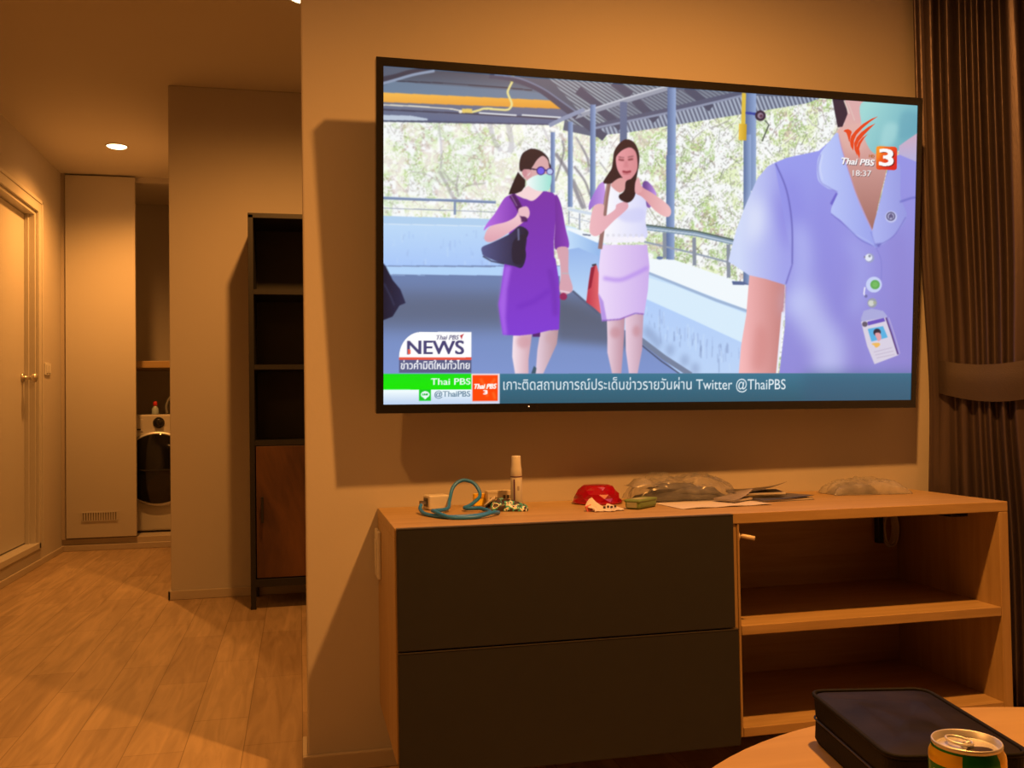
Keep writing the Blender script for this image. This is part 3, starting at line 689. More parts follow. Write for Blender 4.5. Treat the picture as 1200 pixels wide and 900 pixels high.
# second walker: white lace top, lilac skirt
poly('D', [(95, 385), (112, 240), (128, 140), (168, 122), (188, 200), (200, 470), (150, 425)], grad('D', (95, 0), (190, 0), (190, 56, 76), (226, 104, 110)))
poly('D', [(128, 140), (158, 125), (130, 280), (105, 300)], (150, 36, 60)); stroke('D', [(135, 125), (165, 118)], 12, (60, 50, 60))
poly('D', [(240, 500), (366, 490), (360, 640), (352, 760), (342, 890), (278, 890), (244, 740), (244, 640)], grad('D', (240, 0), (360, 0), (232, 206, 222), (190, 146, 162)))
poly('D', [(368, 480), (497, 462), (490, 640), (488, 720), (456, 890), (396, 890), (374, 730)], grad('D', (370, 0), (490, 0), (234, 206, 224), (196, 160, 180)))
disc('D', (300, 600), 38, (196, 138, 148), .6, 2, 40); disc('D', (448, 590), 28, (196, 138, 148), .6, 2, 40)
poly('D', [(200, -20), (522, -20), (538, 130), (528, 300), (502, 468), (440, 462), (370, 488), (330, 508), (206, 520), (180, 330), (184, 120)], grad('D', (180, 0), (530, 0), (236, 218, 250), (204, 176, 236)))
stroke('D', [(215, 215), (330, 228), (430, 190), (528, 140)], 26, (176, 136, 236), .7, 1.6, True); poly('D', [(180, 320), (215, 380), (240, 515), (206, 520)], (160, 120, 220), .7, .5); stroke('D', [(206, 516), (330, 506), (440, 464), (500, 470)], 8, (120, 70, 180), .8, .4)
smooth('C', [(285, 408), (330, 470), (380, 545), (430, 550), (470, 480), (520, 420), (556, 412), (560, 560), (545, 690), (540, 840), (235, 850), (250, 720), (240, 640), (232, 520), (240, 412)], grad('C', (230, 0), (560, 0), (250, 250, 254), (214, 216, 250)))
smooth('C', [(330, 640), (470, 600), (540, 620), (520, 700), (380, 700)], (200, 202, 246), .6, 2)
for k in range(7):
    disc('C', (262 + k * 43, 838), 24, (244, 242, 252)); disc('C', (262 + k * 43, 806), 12, (214, 214, 226), .6)
smooth('C', [(200, 418), (236, 412), (236, 560), (170, 575), (124, 615), (124, 560), (168, 470)], grad('C', (124, 0), (236, 0), (150, 110, 206), (196, 152, 232)))
smooth('C', [(522, 420), (562, 398), (628, 490), (600, 560), (580, 596), (556, 588), (545, 520)], grad('C', (545, 0), (620, 0), (110, 76, 150), (190, 146, 230)))
smooth('C', [(468, 440), (480, 380), (495, 372), (522, 440), (600, 488), (718, 578), (738, 640), (705, 668), (625, 625), (525, 520), (475, 490)], grad('C', (470, 0), (720, 0), (216, 150, 158), (238, 190, 192)))
stroke('C', [(270, 410), (252, 520), (236, 660), (205, 910)], 32, (150, 112, 108)); stroke('C', [(258, 420), (228, 640)], 5, (190, 160, 150))
smooth('C', [(160, 585), (232, 575), (234, 660), (315, 612), (330, 572), (400, 552), (416, 592), (372, 642), (310, 695), (195, 806), (134, 795), (128, 720)], grad('C', (130, 0), (410, 0), (236, 184, 192), (224, 166, 180)))
smooth('C', [(300, 240), (310, 170), (350, 108), (400, 78), (455, 98), (490, 160), (500, 235), (486, 330), (474, 400), (466, 505), (420, 557), (362, 540), (346, 505), (385, 470), (395, 400), (350, 380), (292, 412), (228, 408), (262, 345), (290, 300)], (52, 34, 40))
smooth('C', [(288, 418), (350, 372), (410, 385), (392, 455), (352, 482), (305, 452)], (220, 160, 160))
smooth('C', [(322, 230), (335, 195), (375, 158), (430, 140), (470, 172), (484, 235), (482, 310), (445, 370), (405, 392), (362, 356), (332, 300)], grad('C', (320, 0), (480, 0), (232, 158, 166), (214, 140, 146)))
stroke('C', [(342, 232), (384, 238)], 13, (122, 58, 66), .9, .3); stroke('C', [(414, 234), (452, 228)], 13, (122, 58, 66), .9, .3); stroke('C', [(340, 212), (385, 218)], 6, (90, 50, 56), .8, .3); stroke('C', [(412, 214), (455, 206)], 6, (90, 50, 56), .8, .3)
poly('C', [(388, 240), (410, 240), (418, 292), (380, 292)], (200, 120, 130), .5, .8); stroke('C', [(372, 322), (404, 328), (436, 322)], 15, (140, 44, 60), .95, .3); stroke('C', [(376, 342), (430, 342)], 7, (180, 90, 100), .8, .3)
smooth('C', [(398, 400), (440, 380), (474, 390), (466, 505), (420, 557), (362, 540), (346, 508), (388, 470)], (48, 30, 36))
smooth('C', [(470, 400), (492, 372), (510, 420), (520, 470), (480, 490), (465, 470)], (228, 168, 174))
# woman in the pale uniform, close to the lens
poly('H', [(185, 240), (392, 290), (386, 400), (370, 560), (340, 845), (122, 845), (135, 680), (165, 500)], grad('H', (140, 0), (380, 0), (244, 184, 186), (196, 130, 128)))
smooth('H', [(230, 560), (290, 620), (270, 800), (200, 800)], (206, 132, 130), .5, 5)
poly('H', [(372, 480), (390, 470), (372, 620), (350, 845), (340, 845)], (235, 238, 250))
smooth('G', [(690, 240), (740, 170), (860, 110), (1010, 300), (985, 450), (940, 640), (902, 795), (850, 690), (790, 540), (730, 360)], grad('G', (0, 200), (0, 780), (226, 176, 170), (160, 110, 104)))
smooth('G', [(735, 30), (870, 30), (845, 150), (790, 170), (745, 180)], (220, 172, 172)); smooth('G', [(700, 180), (800, 150), (860, 300), (760, 330)], (222, 178, 170), .7, 4)
poly('G', [(668, 20), (742, 20), (758, 110), (728, 186), (700, 190), (684, 110)], (56, 42, 58)); stroke('G', [(738, 30), (768, 110)], 8, (226, 206, 196)); stroke('G', [(760, 40), (800, 150)], 5, (226, 206, 196), .7)
smooth('G', [(862, 30), (1180, 30), (1180, 215), (1090, 280), (1040, 340), (930, 350), (872, 290), (838, 160)], grad('G', (850, 100), (1170, 260), (160, 216, 214), (104, 172, 190)))
smooth('G', [(980, 170), (1060, 180), (1020, 290), (950, 300)], (180, 226, 226), .5, 3); smooth('G', [(1080, 100), (1180, 120), (1160, 220), (1060, 260)], (96, 160, 182), .5, 3)
poly('G', [(1060, 300), (1100, 270), (1180, 215), (1180, 420), (1060, 360)], grad('G', (0, 230), (0, 400), (206, 172, 192), (178, 178, 222)))
SLV = grad('G', (120, 600), (430, 600), (206, 218, 250), (150, 152, 232))
poly('P', V('G', [(75, 915), (108, 790), (160, 650), (230, 490), (290, 420), (330, 400), (420, 500), (436, 900)]) + V('H', [(436, 100), (434, 200), (392, 320), (280, 285), (180, 262), (60, 182)]), SLV)
smooth('G', [(170, 700), (230, 600), (270, 760), (190, 880)], (226, 234, 252), .8, 9); smooth('G', [(330, 560), (410, 700), (430, 880), (380, 860)], (130, 126, 222), .7, 8)
poly('P', V('G', [(330, 400), (400, 370), (500, 348), (590, 328), (650, 275), (700, 222), (722, 310), (800, 560), (903, 800), (950, 620), (990, 450), (1010, 380), (1060, 350), (1180, 400), (1180, 915)]) + V('H', [(1150, 845), (358, 845), (392, 560), (394, 320), (436, 200)]),
     grad('P', (900, 200), (1080, 420), (150, 156, 238), (140, 132, 208)))
for pts, w, c, a in (([(395, 480), (450, 620), (460, 800)], 70, (132, 130, 224), .8), ([(470, 760), (500, 900), (480, 1100), (440, 1300)], 90, (190, 200, 250), .8), ([(600, 560), (640, 760), (760, 1000)], 80, (138, 136, 226), .6), ([(540, 700), (600, 900), (700, 1200), (680, 1500)], 60, (128, 126, 220), .5), ([(470, 1150), (560, 1350), (650, 1480), (640, 1660)], 180, (206, 216, 252), .75), ([(760, 850), (850, 1000), (800, 1300)], 60, (176, 186, 246), .7), ([(1040, 800), (1080, 1100), (1070, 1500)], 120, (134, 126, 204), .5), ([(860, 1350), (920, 1500), (930, 1650)], 80, (150, 150, 226), .6)):
    stroke('G', pts, w, c, a * .8, 11, True)
stroke('G', [(336, 404), (400, 560), (432, 760), (434, 1000)], 9, (96, 96, 180), .8, .4, True); stroke('H', [(434, 200), (396, 316)], 8, (100, 98, 190), .8, .4); stroke('H', [(392, 330), (380, 480)], 14, (186, 120, 140), .5, 1)
smooth('G', [(650, 275), (700, 222), (722, 320), (800, 560), (905, 805), (930, 900), (800, 830), (720, 740), (660, 690), (695, 575), (640, 550), (585, 500), (580, 400), (600, 340)], grad('G', (600, 0), (900, 0), (188, 202, 250), (152, 164, 236)))
stroke('G', [(600, 350), (584, 430), (600, 510), (650, 545), (700, 572)], 5, (130, 130, 210), .8, .3, True); stroke('G', [(612, 350), (598, 430), (612, 500)], 4, (230, 234, 252), .6, .3, True)
poly('G', [(655, 640), (690, 575), (702, 580), (668, 650)], (96, 90, 196), .8, .4); stroke('G', [(662, 700), (740, 765), (830, 850), (920, 895)], 6, (108, 106, 196), .8, .4, True); stroke('G', [(705, 235), (760, 430), (830, 640), (905, 800)], 6, (200, 150, 180), .7, .4, True)
smooth('G', [(1000, 450), (1065, 410), (1070, 600), (1105, 720), (1020, 840), (930, 890), (905, 800), (950, 630)], grad('G', (920, 0), (1100, 0), (168, 178, 240), (146, 152, 224)))
stroke('G', [(1100, 720), (1030, 830), (935, 890)], 6, (112, 108, 196), .7, .5, True); stroke('G', [(1065, 630), (1130, 608), (1180, 600)], 10, (96, 100, 190), .8, .8); stroke('J', [(350, 370), (400, 520), (460, 680), (462, 880)], 6, (110, 112, 200), .7, .4, True); stroke('J', [(190, 400), (320, 470), (400, 540)], 5, (206, 216, 250), .6, .4, True)
poly('J', [(390, 500), (470, 490), (430, 540)], (92, 94, 180), .7, .8)
disc('J', (565, 212), 62, (196, 202, 240), .9); disc('J', (562, 208), 48, (84, 84, 124)); disc('J', (562, 208), 36, (170, 172, 206)); poly('J', [(545, 240), (540, 200), (565, 175), (588, 205), (580, 240), (565, 215)], (90, 88, 130))
disc('J', (338, 650), 50, (150, 158, 200)); disc('J', (328, 646), 38, (226, 232, 246)); disc('J', (338, 630), 14, (130, 140, 160)); disc('J', (285, 640), 10, (130, 130, 160))
disc('K', (320, 178), 70, (196, 208, 246)); disc('K', (330, 178), 42, (96, 172, 92)); disc('K', (330, 178), 24, (118, 190, 104), .8)
stroke('K', [(240, 200), (232, 260), (250, 290)], 12, (236, 236, 250)); disc('K', (250, 280), 14, (110, 112, 170)); disc('K', (305, 340), 42, (150, 158, 170)); disc('K', (296, 342), 26, (206, 210, 206)); disc('K', (325, 338), 12, (170, 176, 150))
poly('K', [(205, 480), (230, 410), (300, 390), (400, 410), (440, 460), (420, 480), (215, 510)], (168, 170, 220))
poly('K', [(206, 505), (432, 468), (540, 800), (325, 882), (260, 720)], (214, 208, 226)); stroke('K', [(426, 470), (470, 600), (532, 796)], 13, (88, 62, 128)); stroke('K', [(450, 470), (500, 620), (548, 790)], 6, (190, 180, 220))
poly('K', [(262, 506), (408, 472), (420, 502), (268, 540)], (104, 84, 190)); disc('K', (240, 528), 24, (96, 90, 110)); poly('K', [(265, 570), (400, 545), (442, 645), (298, 682)], (84, 176, 226)); disc('K', (348, 600), 33, (46, 44, 60)); smooth('K', [(330, 610), (370, 605), (386, 650), (360, 678), (342, 650)], (222, 160, 168))
smooth('K', [(300, 700), (360, 692), (374, 712), (340, 736), (320, 716)], (236, 184, 96))
for k in range(3): stroke('K', [(320 + 12 * k, 775 + 26 * k), (480 + 12 * k, 735 + 30 * k)], 5, (176, 164, 190), .8)
CAN[:] = blur(CAN, 1)
# news banner
poly('M', [(1080, 437), (5200, 437), (5200, 760), (1080, 760)], grad('P', (0, 438), (0, 474), (54, 118, 146), (42, 90, 110)))
poly('P', [(940, 438), (1080, 438), (1080, 480), (940, 480)], (52, 92, 122), .5, 8)
stroke('M', [(1080, 438), (4800, 436)], 5, (96, 130, 160), .6)
poly('M', [(40, 437), (844, 437), (844, 577), (40, 577)], grad('M', (0, 440), (0, 570), (6, 224, 20), (4, 232, 6)))
poly('M', [(40, 577), (1088, 577), (1088, 740), (40, 740)], grad('M', (0, 590), (0, 710), (240, 252, 255), (186, 208, 240)))
poly('M', [(840, 437), (1088, 437), (1088, 730), (840, 730)], grad('M', (0, 440), (0, 710), (250, 226, 222), (206, 214, 238)))
poly('M', [(850, 450), (1072, 448), (1072, 677), (850, 678)], (255, 72, 10))
for p in ([(920, 480), (960, 560), (980, 640)], [(1050, 480), (1000, 540), (950, 560)], [(1030, 600), (1050, 660)]): stroke('M', p, 24, (255, 120, 50), .6, .6, True)
text('Thai PBS', (555.6, 456.0), (581.4, 455.6), 8.0, (255, 250, 245), .32, .25); text('3', (566.2, 462.2), (570.6, 462.2), 6.6, (255, 255, 255), .35)
text('Thai PBS', (504.8, 451.2), (551.0, 450.8), 10.6, (236, 250, 240), .12); text('@ThaiPBS', (509.2, 465.4), (550.8, 465.0), 9.6, (104, 136, 160), .1)
poly('M', [(383, 575), (488, 574), (488, 675), (383, 675)], (4, 205, 36)); disc('M', (437, 620), 38, (232, 252, 246), 1, 0, 29); poly('M', [(415, 640), (460, 640), (437, 664)], (232, 252, 246)); text('LINE', (495.0, 463.8), (501.6, 463.8), 3.6, (10, 180, 40), .1)
smooth_arc = [(208 + 190 * (1 - math.cos(t * PI / 20)), 290 - 222 * math.sin(t * PI / 20)) for t in range(11)]
poly('M', smooth_arc + [(840, 68), (840, 292), (208, 292)], (254, 254, 255))
poly('M', [(208, 292), (840, 292), (840, 314), (208, 314)], (232, 84, 62)); poly('M', [(208, 314), (840, 314), (840, 428), (208, 428)], grad('M', (208, 0), (840, 0), (92, 98, 138), (84, 92, 128)))
text('NEWS', (477.6, 415.0), (543.0, 415.0), 22.6, (72, 70, 118), .45); poly('M', [(284, 218), (308, 226), (308, 264), (284, 262)], (236, 92, 70))
text('Thai PBS', (511.4, 398.0), (537.4, 398.0), 7.4, (110, 108, 140), .1, .25)
poly('M', [(738, 100), (775, 84), (762, 108), (755, 136), (748, 120)], (196, 70, 76))
text('ข่าวค่ำมิติใหม่ทั่วไทย', (469.8, 432.8), (550.0, 432.6), 12.6, (244, 246, 252), .1)
text('เกาะติดสถานการณ์ประเด็นข่าวรายวันผ่าน Twitter @ThaiPBS', (589.4, 457.2), (919.2, 457.0), 17.2, (232, 242, 248), 0)
# channel bug
BUG = (228, 74, 36)
smooth('I', [(243, 292), (265, 274), (300, 274), (328, 300), (318, 335), (304, 402), (295, 385), (284, 345), (268, 308)], BUG)
for pts in ([(605, 135), (540, 158), (450, 212), (370, 284), (322, 345), (308, 400), (318, 455), (345, 500), (350, 440), (352, 390), (378, 330), (432, 270), (520, 195)], [(578, 208), (500, 248), (430, 303), (380, 358), (354, 420), (358, 490), (386, 555), (386, 500), (382, 450), (402, 400), (452, 340), (522, 266)], [(500, 320), (440, 363), (400, 413), (381, 470), (386, 530), (411, 585), (416, 530), (407, 480), (422, 430), (457, 370)]):
    poly('I', pts, BUG)
rb = [(588 + 22, 452), (808 - 22, 458), (804, 470), (808, 480), (806, 680), (800, 698), (780, 706), (612, 700), (592, 694), (587, 676), (588, 474), (594, 458)]
poly('I', rb, grad('I', (600, 470), (780, 600), (250, 140, 30), (218, 38, 34))); poly('I', [(590, 455), (680, 455), (590, 620)], (250, 170, 60), .45, 1.5)
text('3', (1030.4, 193.6), (1046.2, 194.2), 28.0, (110, 20, 20), .9, 0, .7); text('3', (1029.2, 192.6), (1044.8, 193.2), 27.6, (250, 250, 250), .95)
text('Thai PBS', (985.4, 191.8), (1023.8, 194.2), 10.4, (90, 70, 80), .3, .25, .7); text('Thai PBS', (984.8, 191.0), (1023.2, 193.4), 10.4, (250, 248, 248), .3, .25)
text('HD', (1017.0, 183.4), (1023.0, 183.8), 4.6, (176, 104, 60), .2); text('18:37', (998.2, 205.8), (1019.8, 206.4), 9.8, (90, 60, 60), .1, 0, .6); text('18:37', (997.8, 205.2), (1019.4, 205.8), 9.8, (236, 230, 230), .12)

PIC = CAN.reshape(NY, SS, NX, SS, 3).mean((1, 3)) / 255.0
PIC = np.clip(PIC, 0, 1)
PIC = np.where(PIC <= 0.04045, PIC / 12.92, ((PIC + 0.055) / 1.055) ** 2.4)

# ------------------------------------------------------------------ television
tv = empty('television', (0.87715, 2.124, 1.23409), 'large flat television showing a news broadcast on the wall', 'television')
bm = bmesh.new(); hw, hh = TVW / 2, TVH / 2
IX0, IX1, IZ0, IZ1 = -hw + 0.0165, hw - 0.0135, -hh + 0.0205, hh - 0.0195
FR = 0.0035
for a in (((-hw, IX0), (-hh, hh)), ((IX1, hw), (-hh, hh)), ((IX0, IX1), (IZ1, hh)), ((IX0, IX1), (-hh, IZ0))):
    box(bm, a[0][0], a[0][1], -FR, 0.028, a[1][0], a[1][1])
bz = build('bezel', bm, M_blackpl, tv)
bm = bmesh.new(); prism(bm, [(-hw + .004, .001), (hw - .004, .001), (hw - .004, .026), (hw - .12, .05), (-hw + .12, .05), (-hw + .004, .026)], -hh + .01, hh - .01)
build('rear_housing', bm, M_blackpl, tv, bevel=0.004)
bm = bmesh.new(); box(bm, -0.0016, 0.0016, -0.0042, -0.0035, -hh + 0.012, -hh + 0.0145)
ld_ = build('standby_light', bm, glow('standby_glow', (1.0, 0.75, 0.5), 0.8), tv); ld_.location = (-0.345, 0, 0)
bm = bmesh.new(); box(bm, -0.3, 0.3, 0.118, 0.1285, -0.12, 0.12)
for x in (-0.22, 0.22):
    box(bm, x - 0.02, x + 0.02, 0.05, 0.062, -0.2, 0.2); box(bm, x - 0.012, x + 0.012, 0.06, 0.12, -0.05, 0.05)
br_ = build('wall_bracket', bm, M_blackm, tv); br_.rotation_euler = (-0.069726, 0, 0); br_.location = (0, 0.0, 0.0)
gx = np.linspace(IX0 - .0005, IX1 + .0005, NX); gz = np.linspace(IZ1 + .0005, IZ0 - .0005, NY)
vx, vz = np.meshgrid(gx, gz)
co = np.stack([vx, np.full_like(vx, -0.0008), vz], -1).reshape(-1, 3).astype(np.float32)
idx = np.arange(NX * NY).reshape(NY, NX)
quads = np.stack([idx[1:, :-1], idx[1:, 1:], idx[:-1, 1:], idx[:-1, :-1]], -1).reshape(-1, 4).astype(np.int32)
me = bpy.data.meshes.new('screen'); nf = len(quads)
me.vertices.add(len(co)); me.vertices.foreach_set('co', co.ravel())
me.loops.add(nf * 4); me.loops.foreach_set('vertex_index', quads.ravel())
me.polygons.add(nf); me.polygons.foreach_set('loop_start', np.arange(0, nf * 4, 4, dtype=np.int32))
me.update(calc_edges=True)
ca = me.color_attributes.new('broadcast_picture', 'FLOAT_COLOR', 'POINT')
ca.data.foreach_set('color', np.concatenate([PIC.reshape(-1, 3), np.ones((NX * NY, 1))], 1).astype(np.float32).ravel())
ms = bpy.data.materials.new('lit_screen'); ms.use_nodes = True
nt = ms.node_tree; b = nt.nodes['Principled BSDF']; b.inputs['Base Color'].default_value = (0.006, 0.006, 0.007, 1); b.inputs['Roughness'].default_value = 0.35
at = nt.nodes.new('ShaderNodeAttribute'); at.attribute_name = 'broadcast_picture'
nt.links.new(at.outputs['Color'], b.inputs['Emission Color']); b.inputs['Emission Strength'].default_value = 1.0
me.materials.append(ms)
scr = bpy.data.objects.new('screen', me); COL.objects.link(scr); scr.parent = tv
scr['label'] = 'lit screen with a news broadcast'
from mathutils import Euler
TVR = Euler((0.069726, 0.0056177, 0.0078172))
for ch in tv.children:
    if ch is br_: ch.rotation_euler = (0, 0, 0.0)
    else:
        ch.location = TVR.to_matrix() @ ch.location; ch.rotation_euler = TVR

# ------------------------------------------------------------------ curtain in the right corner
M_cur = mat('brown_satin_curtain', (0.105, 0.08, 0.085), 0.38, 0.55, bump=0.12, bscale=420, stretch=(1, 1, 0.15))
cu = empty('curtain', (1.86, 2.05, 0), 'dark brown satin curtain gathered by a tieback at the right corner', 'curtain')
bm = bmesh.new()
NS, NZ = 520, 50
PA, PB = Vector((1.672, 2.243, 0)), Vector((2.02, 1.93, 0))
dirv = (PB - PA).normalized(); nor = Vector((dirv.y, -dirv.x, 0))
if nor.y > 0: nor = -nor
ZT = 0.89
grid = []
for j in range(NZ + 1):
    z = 0.012 + (CEIL - 0.03) * j / NZ
    pinch = math.exp(-((z - ZT) / 0.30) ** 2)
    row = []
    for i in range(NS + 1):
        s = i / NS
        flat = min(1.0, max(0.0, (s - 0.05) / 0.10)); 
        wob = 0.25 * math.sin(z * 1.9 + 1.1) + 0.18 * math.sin(z * 4.1 + s * 9)
        ph = s * 2 * PI * 12.0 + wob + 1.5 * math.sin(s * 17.0 + 0.5) + 0.5 * math.sin(s * 41.0)
        amp = (0.022 + 0.009 * math.sin(s * 31 + 1.3) + 0.003 * math.sin(z * 3 + s * 13)) * (1 - 0.55 * pinch) * (0.12 + 0.88 * flat)
        w = math.sin(ph); off = amp * (abs(w) ** 0.75 * (1 if w > 0 else -1)) + 0.02 * pinch * math.sin(PI * s) + 0.018
        ss = 0.03 * pinch + s * (1 - 0.10 * pinch)
        p = PA + dirv * ((PB - PA).length * ss + 0.008 * math.sin(z * 2.3 + 0.6) * (1 - pinch) * flat) + nor * off
        row.append(bm.verts.new((p.x - 1.86, p.y - 2.05, z)))
    grid.append(row)
for j in range(NZ):
    for i in range(NS): bm.faces.new((grid[j][i], grid[j][i + 1], grid[j + 1][i + 1], grid[j + 1][i]))
fab = build('drape', bm, M_cur, cu, smooth=True)
sd = fab.modifiers.new('thickness', 'SOLIDIFY'); sd.thickness = 0.0015
bm = bmesh.new(); NT = 40; g2 = []
for j in range(9):
    row = []
    for i in range(NT + 1):
        s = i / NT
        zc = 0.912 - 0.028 * math.sin(PI * min(1, s / 0.72) ** 0.9) + 0.02 * s
        z = zc + (j / 8 - 0.5) * (0.088 + 0.012 * math.sin(PI * s))
        p = PA + dirv * ((PB - PA).length * (0.085 + 0.95 * s)) + nor * (0.032 + 0.031 * math.sin(PI * min(1, s * 1.05)) ** 0.45 + 0.002 * math.sin(s * 21) + 0.002 * math.cos((j / 8 - .5) * 5))
        row.append(bm.verts.new((p.x - 1.86, p.y - 2.05, z)))
    g2.append(row)
for j in range(8):
    for i in range(NT): bm.faces.new((g2[j][i], g2[j][i + 1], g2[j + 1][i + 1], g2[j + 1][i]))
tb = build('tieback', bm, mat('brown_tieback_fabric', (0.075, 0.06, 0.062), 0.42, 0.4, bump=0.15, bscale=380), cu, smooth=True)
sd = tb.modifiers.new('thickness', 'SOLIDIFY'); sd.thickness = 0.0014; sd.offset = 1; tb.modifiers.new('edges', 'EDGE_SPLIT').split_angle = 0.9

# ------------------------------------------------------------------ things lying on the sideboard
# white plug adapter with coiled blue cable
ad = empty('power_adapter', (0.310, 2.172, TOP), 'small white plug adapter at the left end of the sideboard', 'adapter', (0, 0, 0.25))
build('casing', mbox(-0.026, 0.026, -0.02, 0.02, 0.0005, 0.034), M_plwhite, ad, bevel=0.004, seg=3)
build('socket_face', mbox(-0.0268, -0.0258, -0.012, 0.012, 0.008, 0.028), M_blackpl, ad)
for y in (-0.007, 0.007): build('pin', mbox(-0.04, -0.026, y - 0.0012, y + 0.0012, 0.015, 0.021), M_metal, ad)
bm = bmesh.new(); r_ = 0.0044
cpts = [(0.266, 2.108, TOP + 0.018), (0.262, 2.09, TOP + 0.010), (0.268, 2.04, TOP + r_), (0.300, 1.975, TOP + r_), (0.350, 1.968, TOP + r_), (0.390, 1.995, TOP + r_), (0.408, 2.03, TOP + r_ + .002), (0.396, 2.075, TOP + r_ + .004), (0.372, 2.092, TOP + r_ + .003), (0.366, 2.11, TOP + .008), (0.385, 2.13, TOP + .012),
        (0.412, 2.16, TOP + 0.030), (0.402, 2.18, TOP + 0.056), (0.376, 2.19, TOP + 0.064), (0.352, 2.18, TOP + 0.05), (0.338, 2.15, TOP + 0.022), (0.325, 2.10, TOP + r_ + .004), (0.290, 2.06, TOP + r_ * 2), (0.282, 2.01, TOP + r_ * 3), (0.310, 1.955, TOP + r_), (0.360, 1.945, TOP + r_), (0.402, 1.975, TOP + r_ * 2), (0.425, 2.015, TOP + r_ * 1)]
tube(bm, spline(cpts, 8), 0.0043, 8)
props(build('charging_cable', bm, mat('teal_blue_cable', (0.022, 0.19, 0.62), 0.4), smooth=True), 'teal blue cable looped around beside the white plug adapter', 'cable')

# small yellow packet, cream box, patterned snack pouch
yb = empty('yellow_packet', (0.418, 2.205, TOP), 'small bright yellow packet standing behind the blue cable loop', 'packet', (0, 0, 0.1))
build('wrapper', mbox(-0.014, 0.013, -0.008, 0.008, 0.0005, 0.030), mat('yellow_paper', (0.88, 0.66, 0.05), 0.5), yb, bevel=0.002)
build('flap', mbox(-0.014, 0.013, -0.0092, -0.008, 0.02, 0.030), mat('amber_paper', (0.75, 0.42, 0.02), 0.5), yb, bevel=0.0005)
M_cream = mat('cream_carton', (0.60, 0.55, 0.47), 0.6)
M_ink = mat('dark_print', (0.05, 0.045, 0.05), 0.6)
cxb = empty('medicine_box', (0.466, 2.19, TOP), 'small cream carton with dark print beside the spray bottle', 'box', (0, 0, 0.06))
build('carton', mbox(-0.034, 0.034, -0.014, 0.014, 0.0005, 0.037), M_cream, cxb, bevel=0.001)
bm = bmesh.new()
for k, (x0, x1) in enumerate(((0.004, 0.010), (0.013, 0.020), (0.022, 0.028))): box(bm, x0, x1, -0.0146, -0.0139, 0.019, 0.027)
for k in range(3): box(bm, -0.028, 0.0 - 0.004 * k, -0.0146, -0.0139, 0.008 + 0.006 * k, 0.0095 + 0.006 * k)
build('printed_text', bm, M_ink, cxb)
build('lid_flap', mbox(-0.034, 0.034, -0.0148, -0.014, 0.032, 0.037), M_cream, cxb)

def pouch_mat():
    m = bpy.data.materials.new('snack_foil_print'); m.use_nodes = True
    nt = m.node_tree; b = nt.nodes['Principled BSDF']; b.inputs['Roughness'].default_value = 0.3
    tc = nt.nodes.new('ShaderNodeTexCoord'); n = nt.nodes.new('ShaderNodeTexNoise'); n.inputs['Scale'].default_value = 62; n.inputs['Detail'].default_value = 2
    nt.links.new(tc.outputs['Object'], n.inputs['Vector'])
    cr = nt.nodes.new('ShaderNodeValToRGB'); cr.color_ramp.interpolation = 'CONSTANT'
    e = cr.color_ramp.elements; e[0].color = (0.05, 0.035, 0.03, 1); e[1].position = 0.50; e[1].color = (0.06, 0.38, 0.36, 1)
    x = e.new(0.57); x.color = (0.75, 0.70, 0.62, 1); x = e.new(0.62); x.color = (0.04, 0.03, 0.03, 1)
    nt.links.new(n.outputs[0], cr.inputs[0]); nt.links.new(cr.outputs[0], b.inputs['Base Color']); return m
def lumpy(w, d, h, seed, nx=26, ny=20, rough=0.35, freq=22.0, flatend=0.0, edge=0.55, ridge=False):
    """a closed crumpled packet: rounded top sheet over a flat underside"""
    bm = bmesh.new(); T = []; B = []
    for j in range(ny + 1):
        rt, rb_ = [], []
        for i in range(nx + 1):
            u, v = i / nx * 2 - 1, j / ny * 2 - 1
            e = max(0.0, (1 - abs(u) ** 2.6)) ** edge * max(0.0, (1 - abs(v) ** 2.6)) ** edge
            nz = noise.noise((u * w * freq * (0.45 if ridge else 1) + seed, v * d * freq * (1.8 if ridge else 1), seed * 1.7)); n2 = noise.noise((u * w * freq * 2.6, v * d * freq * 2.6 + seed, 3.3))
            if ridge: n2 = 0.85 * (1 - abs(noise.noise((u * 2.0 + v * 1.3 + seed, v * 5.0 + u * 0.6, 1.9))) * 3.0) + 0.3 * (1 - 3 * abs(noise.noise((u * 5.5 + seed, v * 7.0, 4.9)))) - 0.3
            kx = 1 + 0.10 * noise.noise((v * 3 + seed, 1.3, 0)); ky = 1 + 0.10 * noise.noise((u * 3 + seed, 7.3, 0))
            z = h * e * (1 - rough + rough * (1.1 + 1.5 * nz + 0.8 * abs(n2)))
            rt.append(bm.verts.new((u * w / 2 * kx, v * d / 2 * ky, max(0.0018, z)))); rb_.append(bm.verts.new((u * w / 2 * kx, v * d / 2 * ky, 0.0006)))
        T.append(rt); B.append(rb_)
    for j in range(ny):
        for i in range(nx):
            bm.faces.new((T[j][i], T[j][i + 1], T[j + 1][i + 1], T[j + 1][i])); bm.faces.new((B[j][i], B[j + 1][i], B[j + 1][i + 1], B[j][i + 1]))
    for j in range(ny):
        bm.faces.new((T[j][0], T[j + 1][0], B[j + 1][0], B[j][0])); bm.faces.new((T[j][nx], B[j][nx], B[j + 1][nx], T[j + 1][nx]))
    for i in range(nx):
        bm.faces.new((T[0][i], B[0][i], B[0][i + 1], T[0][i + 1])); bm.faces.new((T[ny][i], T[ny][i + 1], B[ny][i + 1], B[ny][i]))
    return bm
po = empty('snack_pouch', (0.460, 2.092, TOP), 'crumpled teal black and white snack pouch lying before the spray bottle', 'pouch', (0, 0, -0.35))
build('pouch_body', lumpy(0.098, 0.058, 0.022, 2.2), pouch_mat(), po, smooth=True)
bm = bmesh.new()
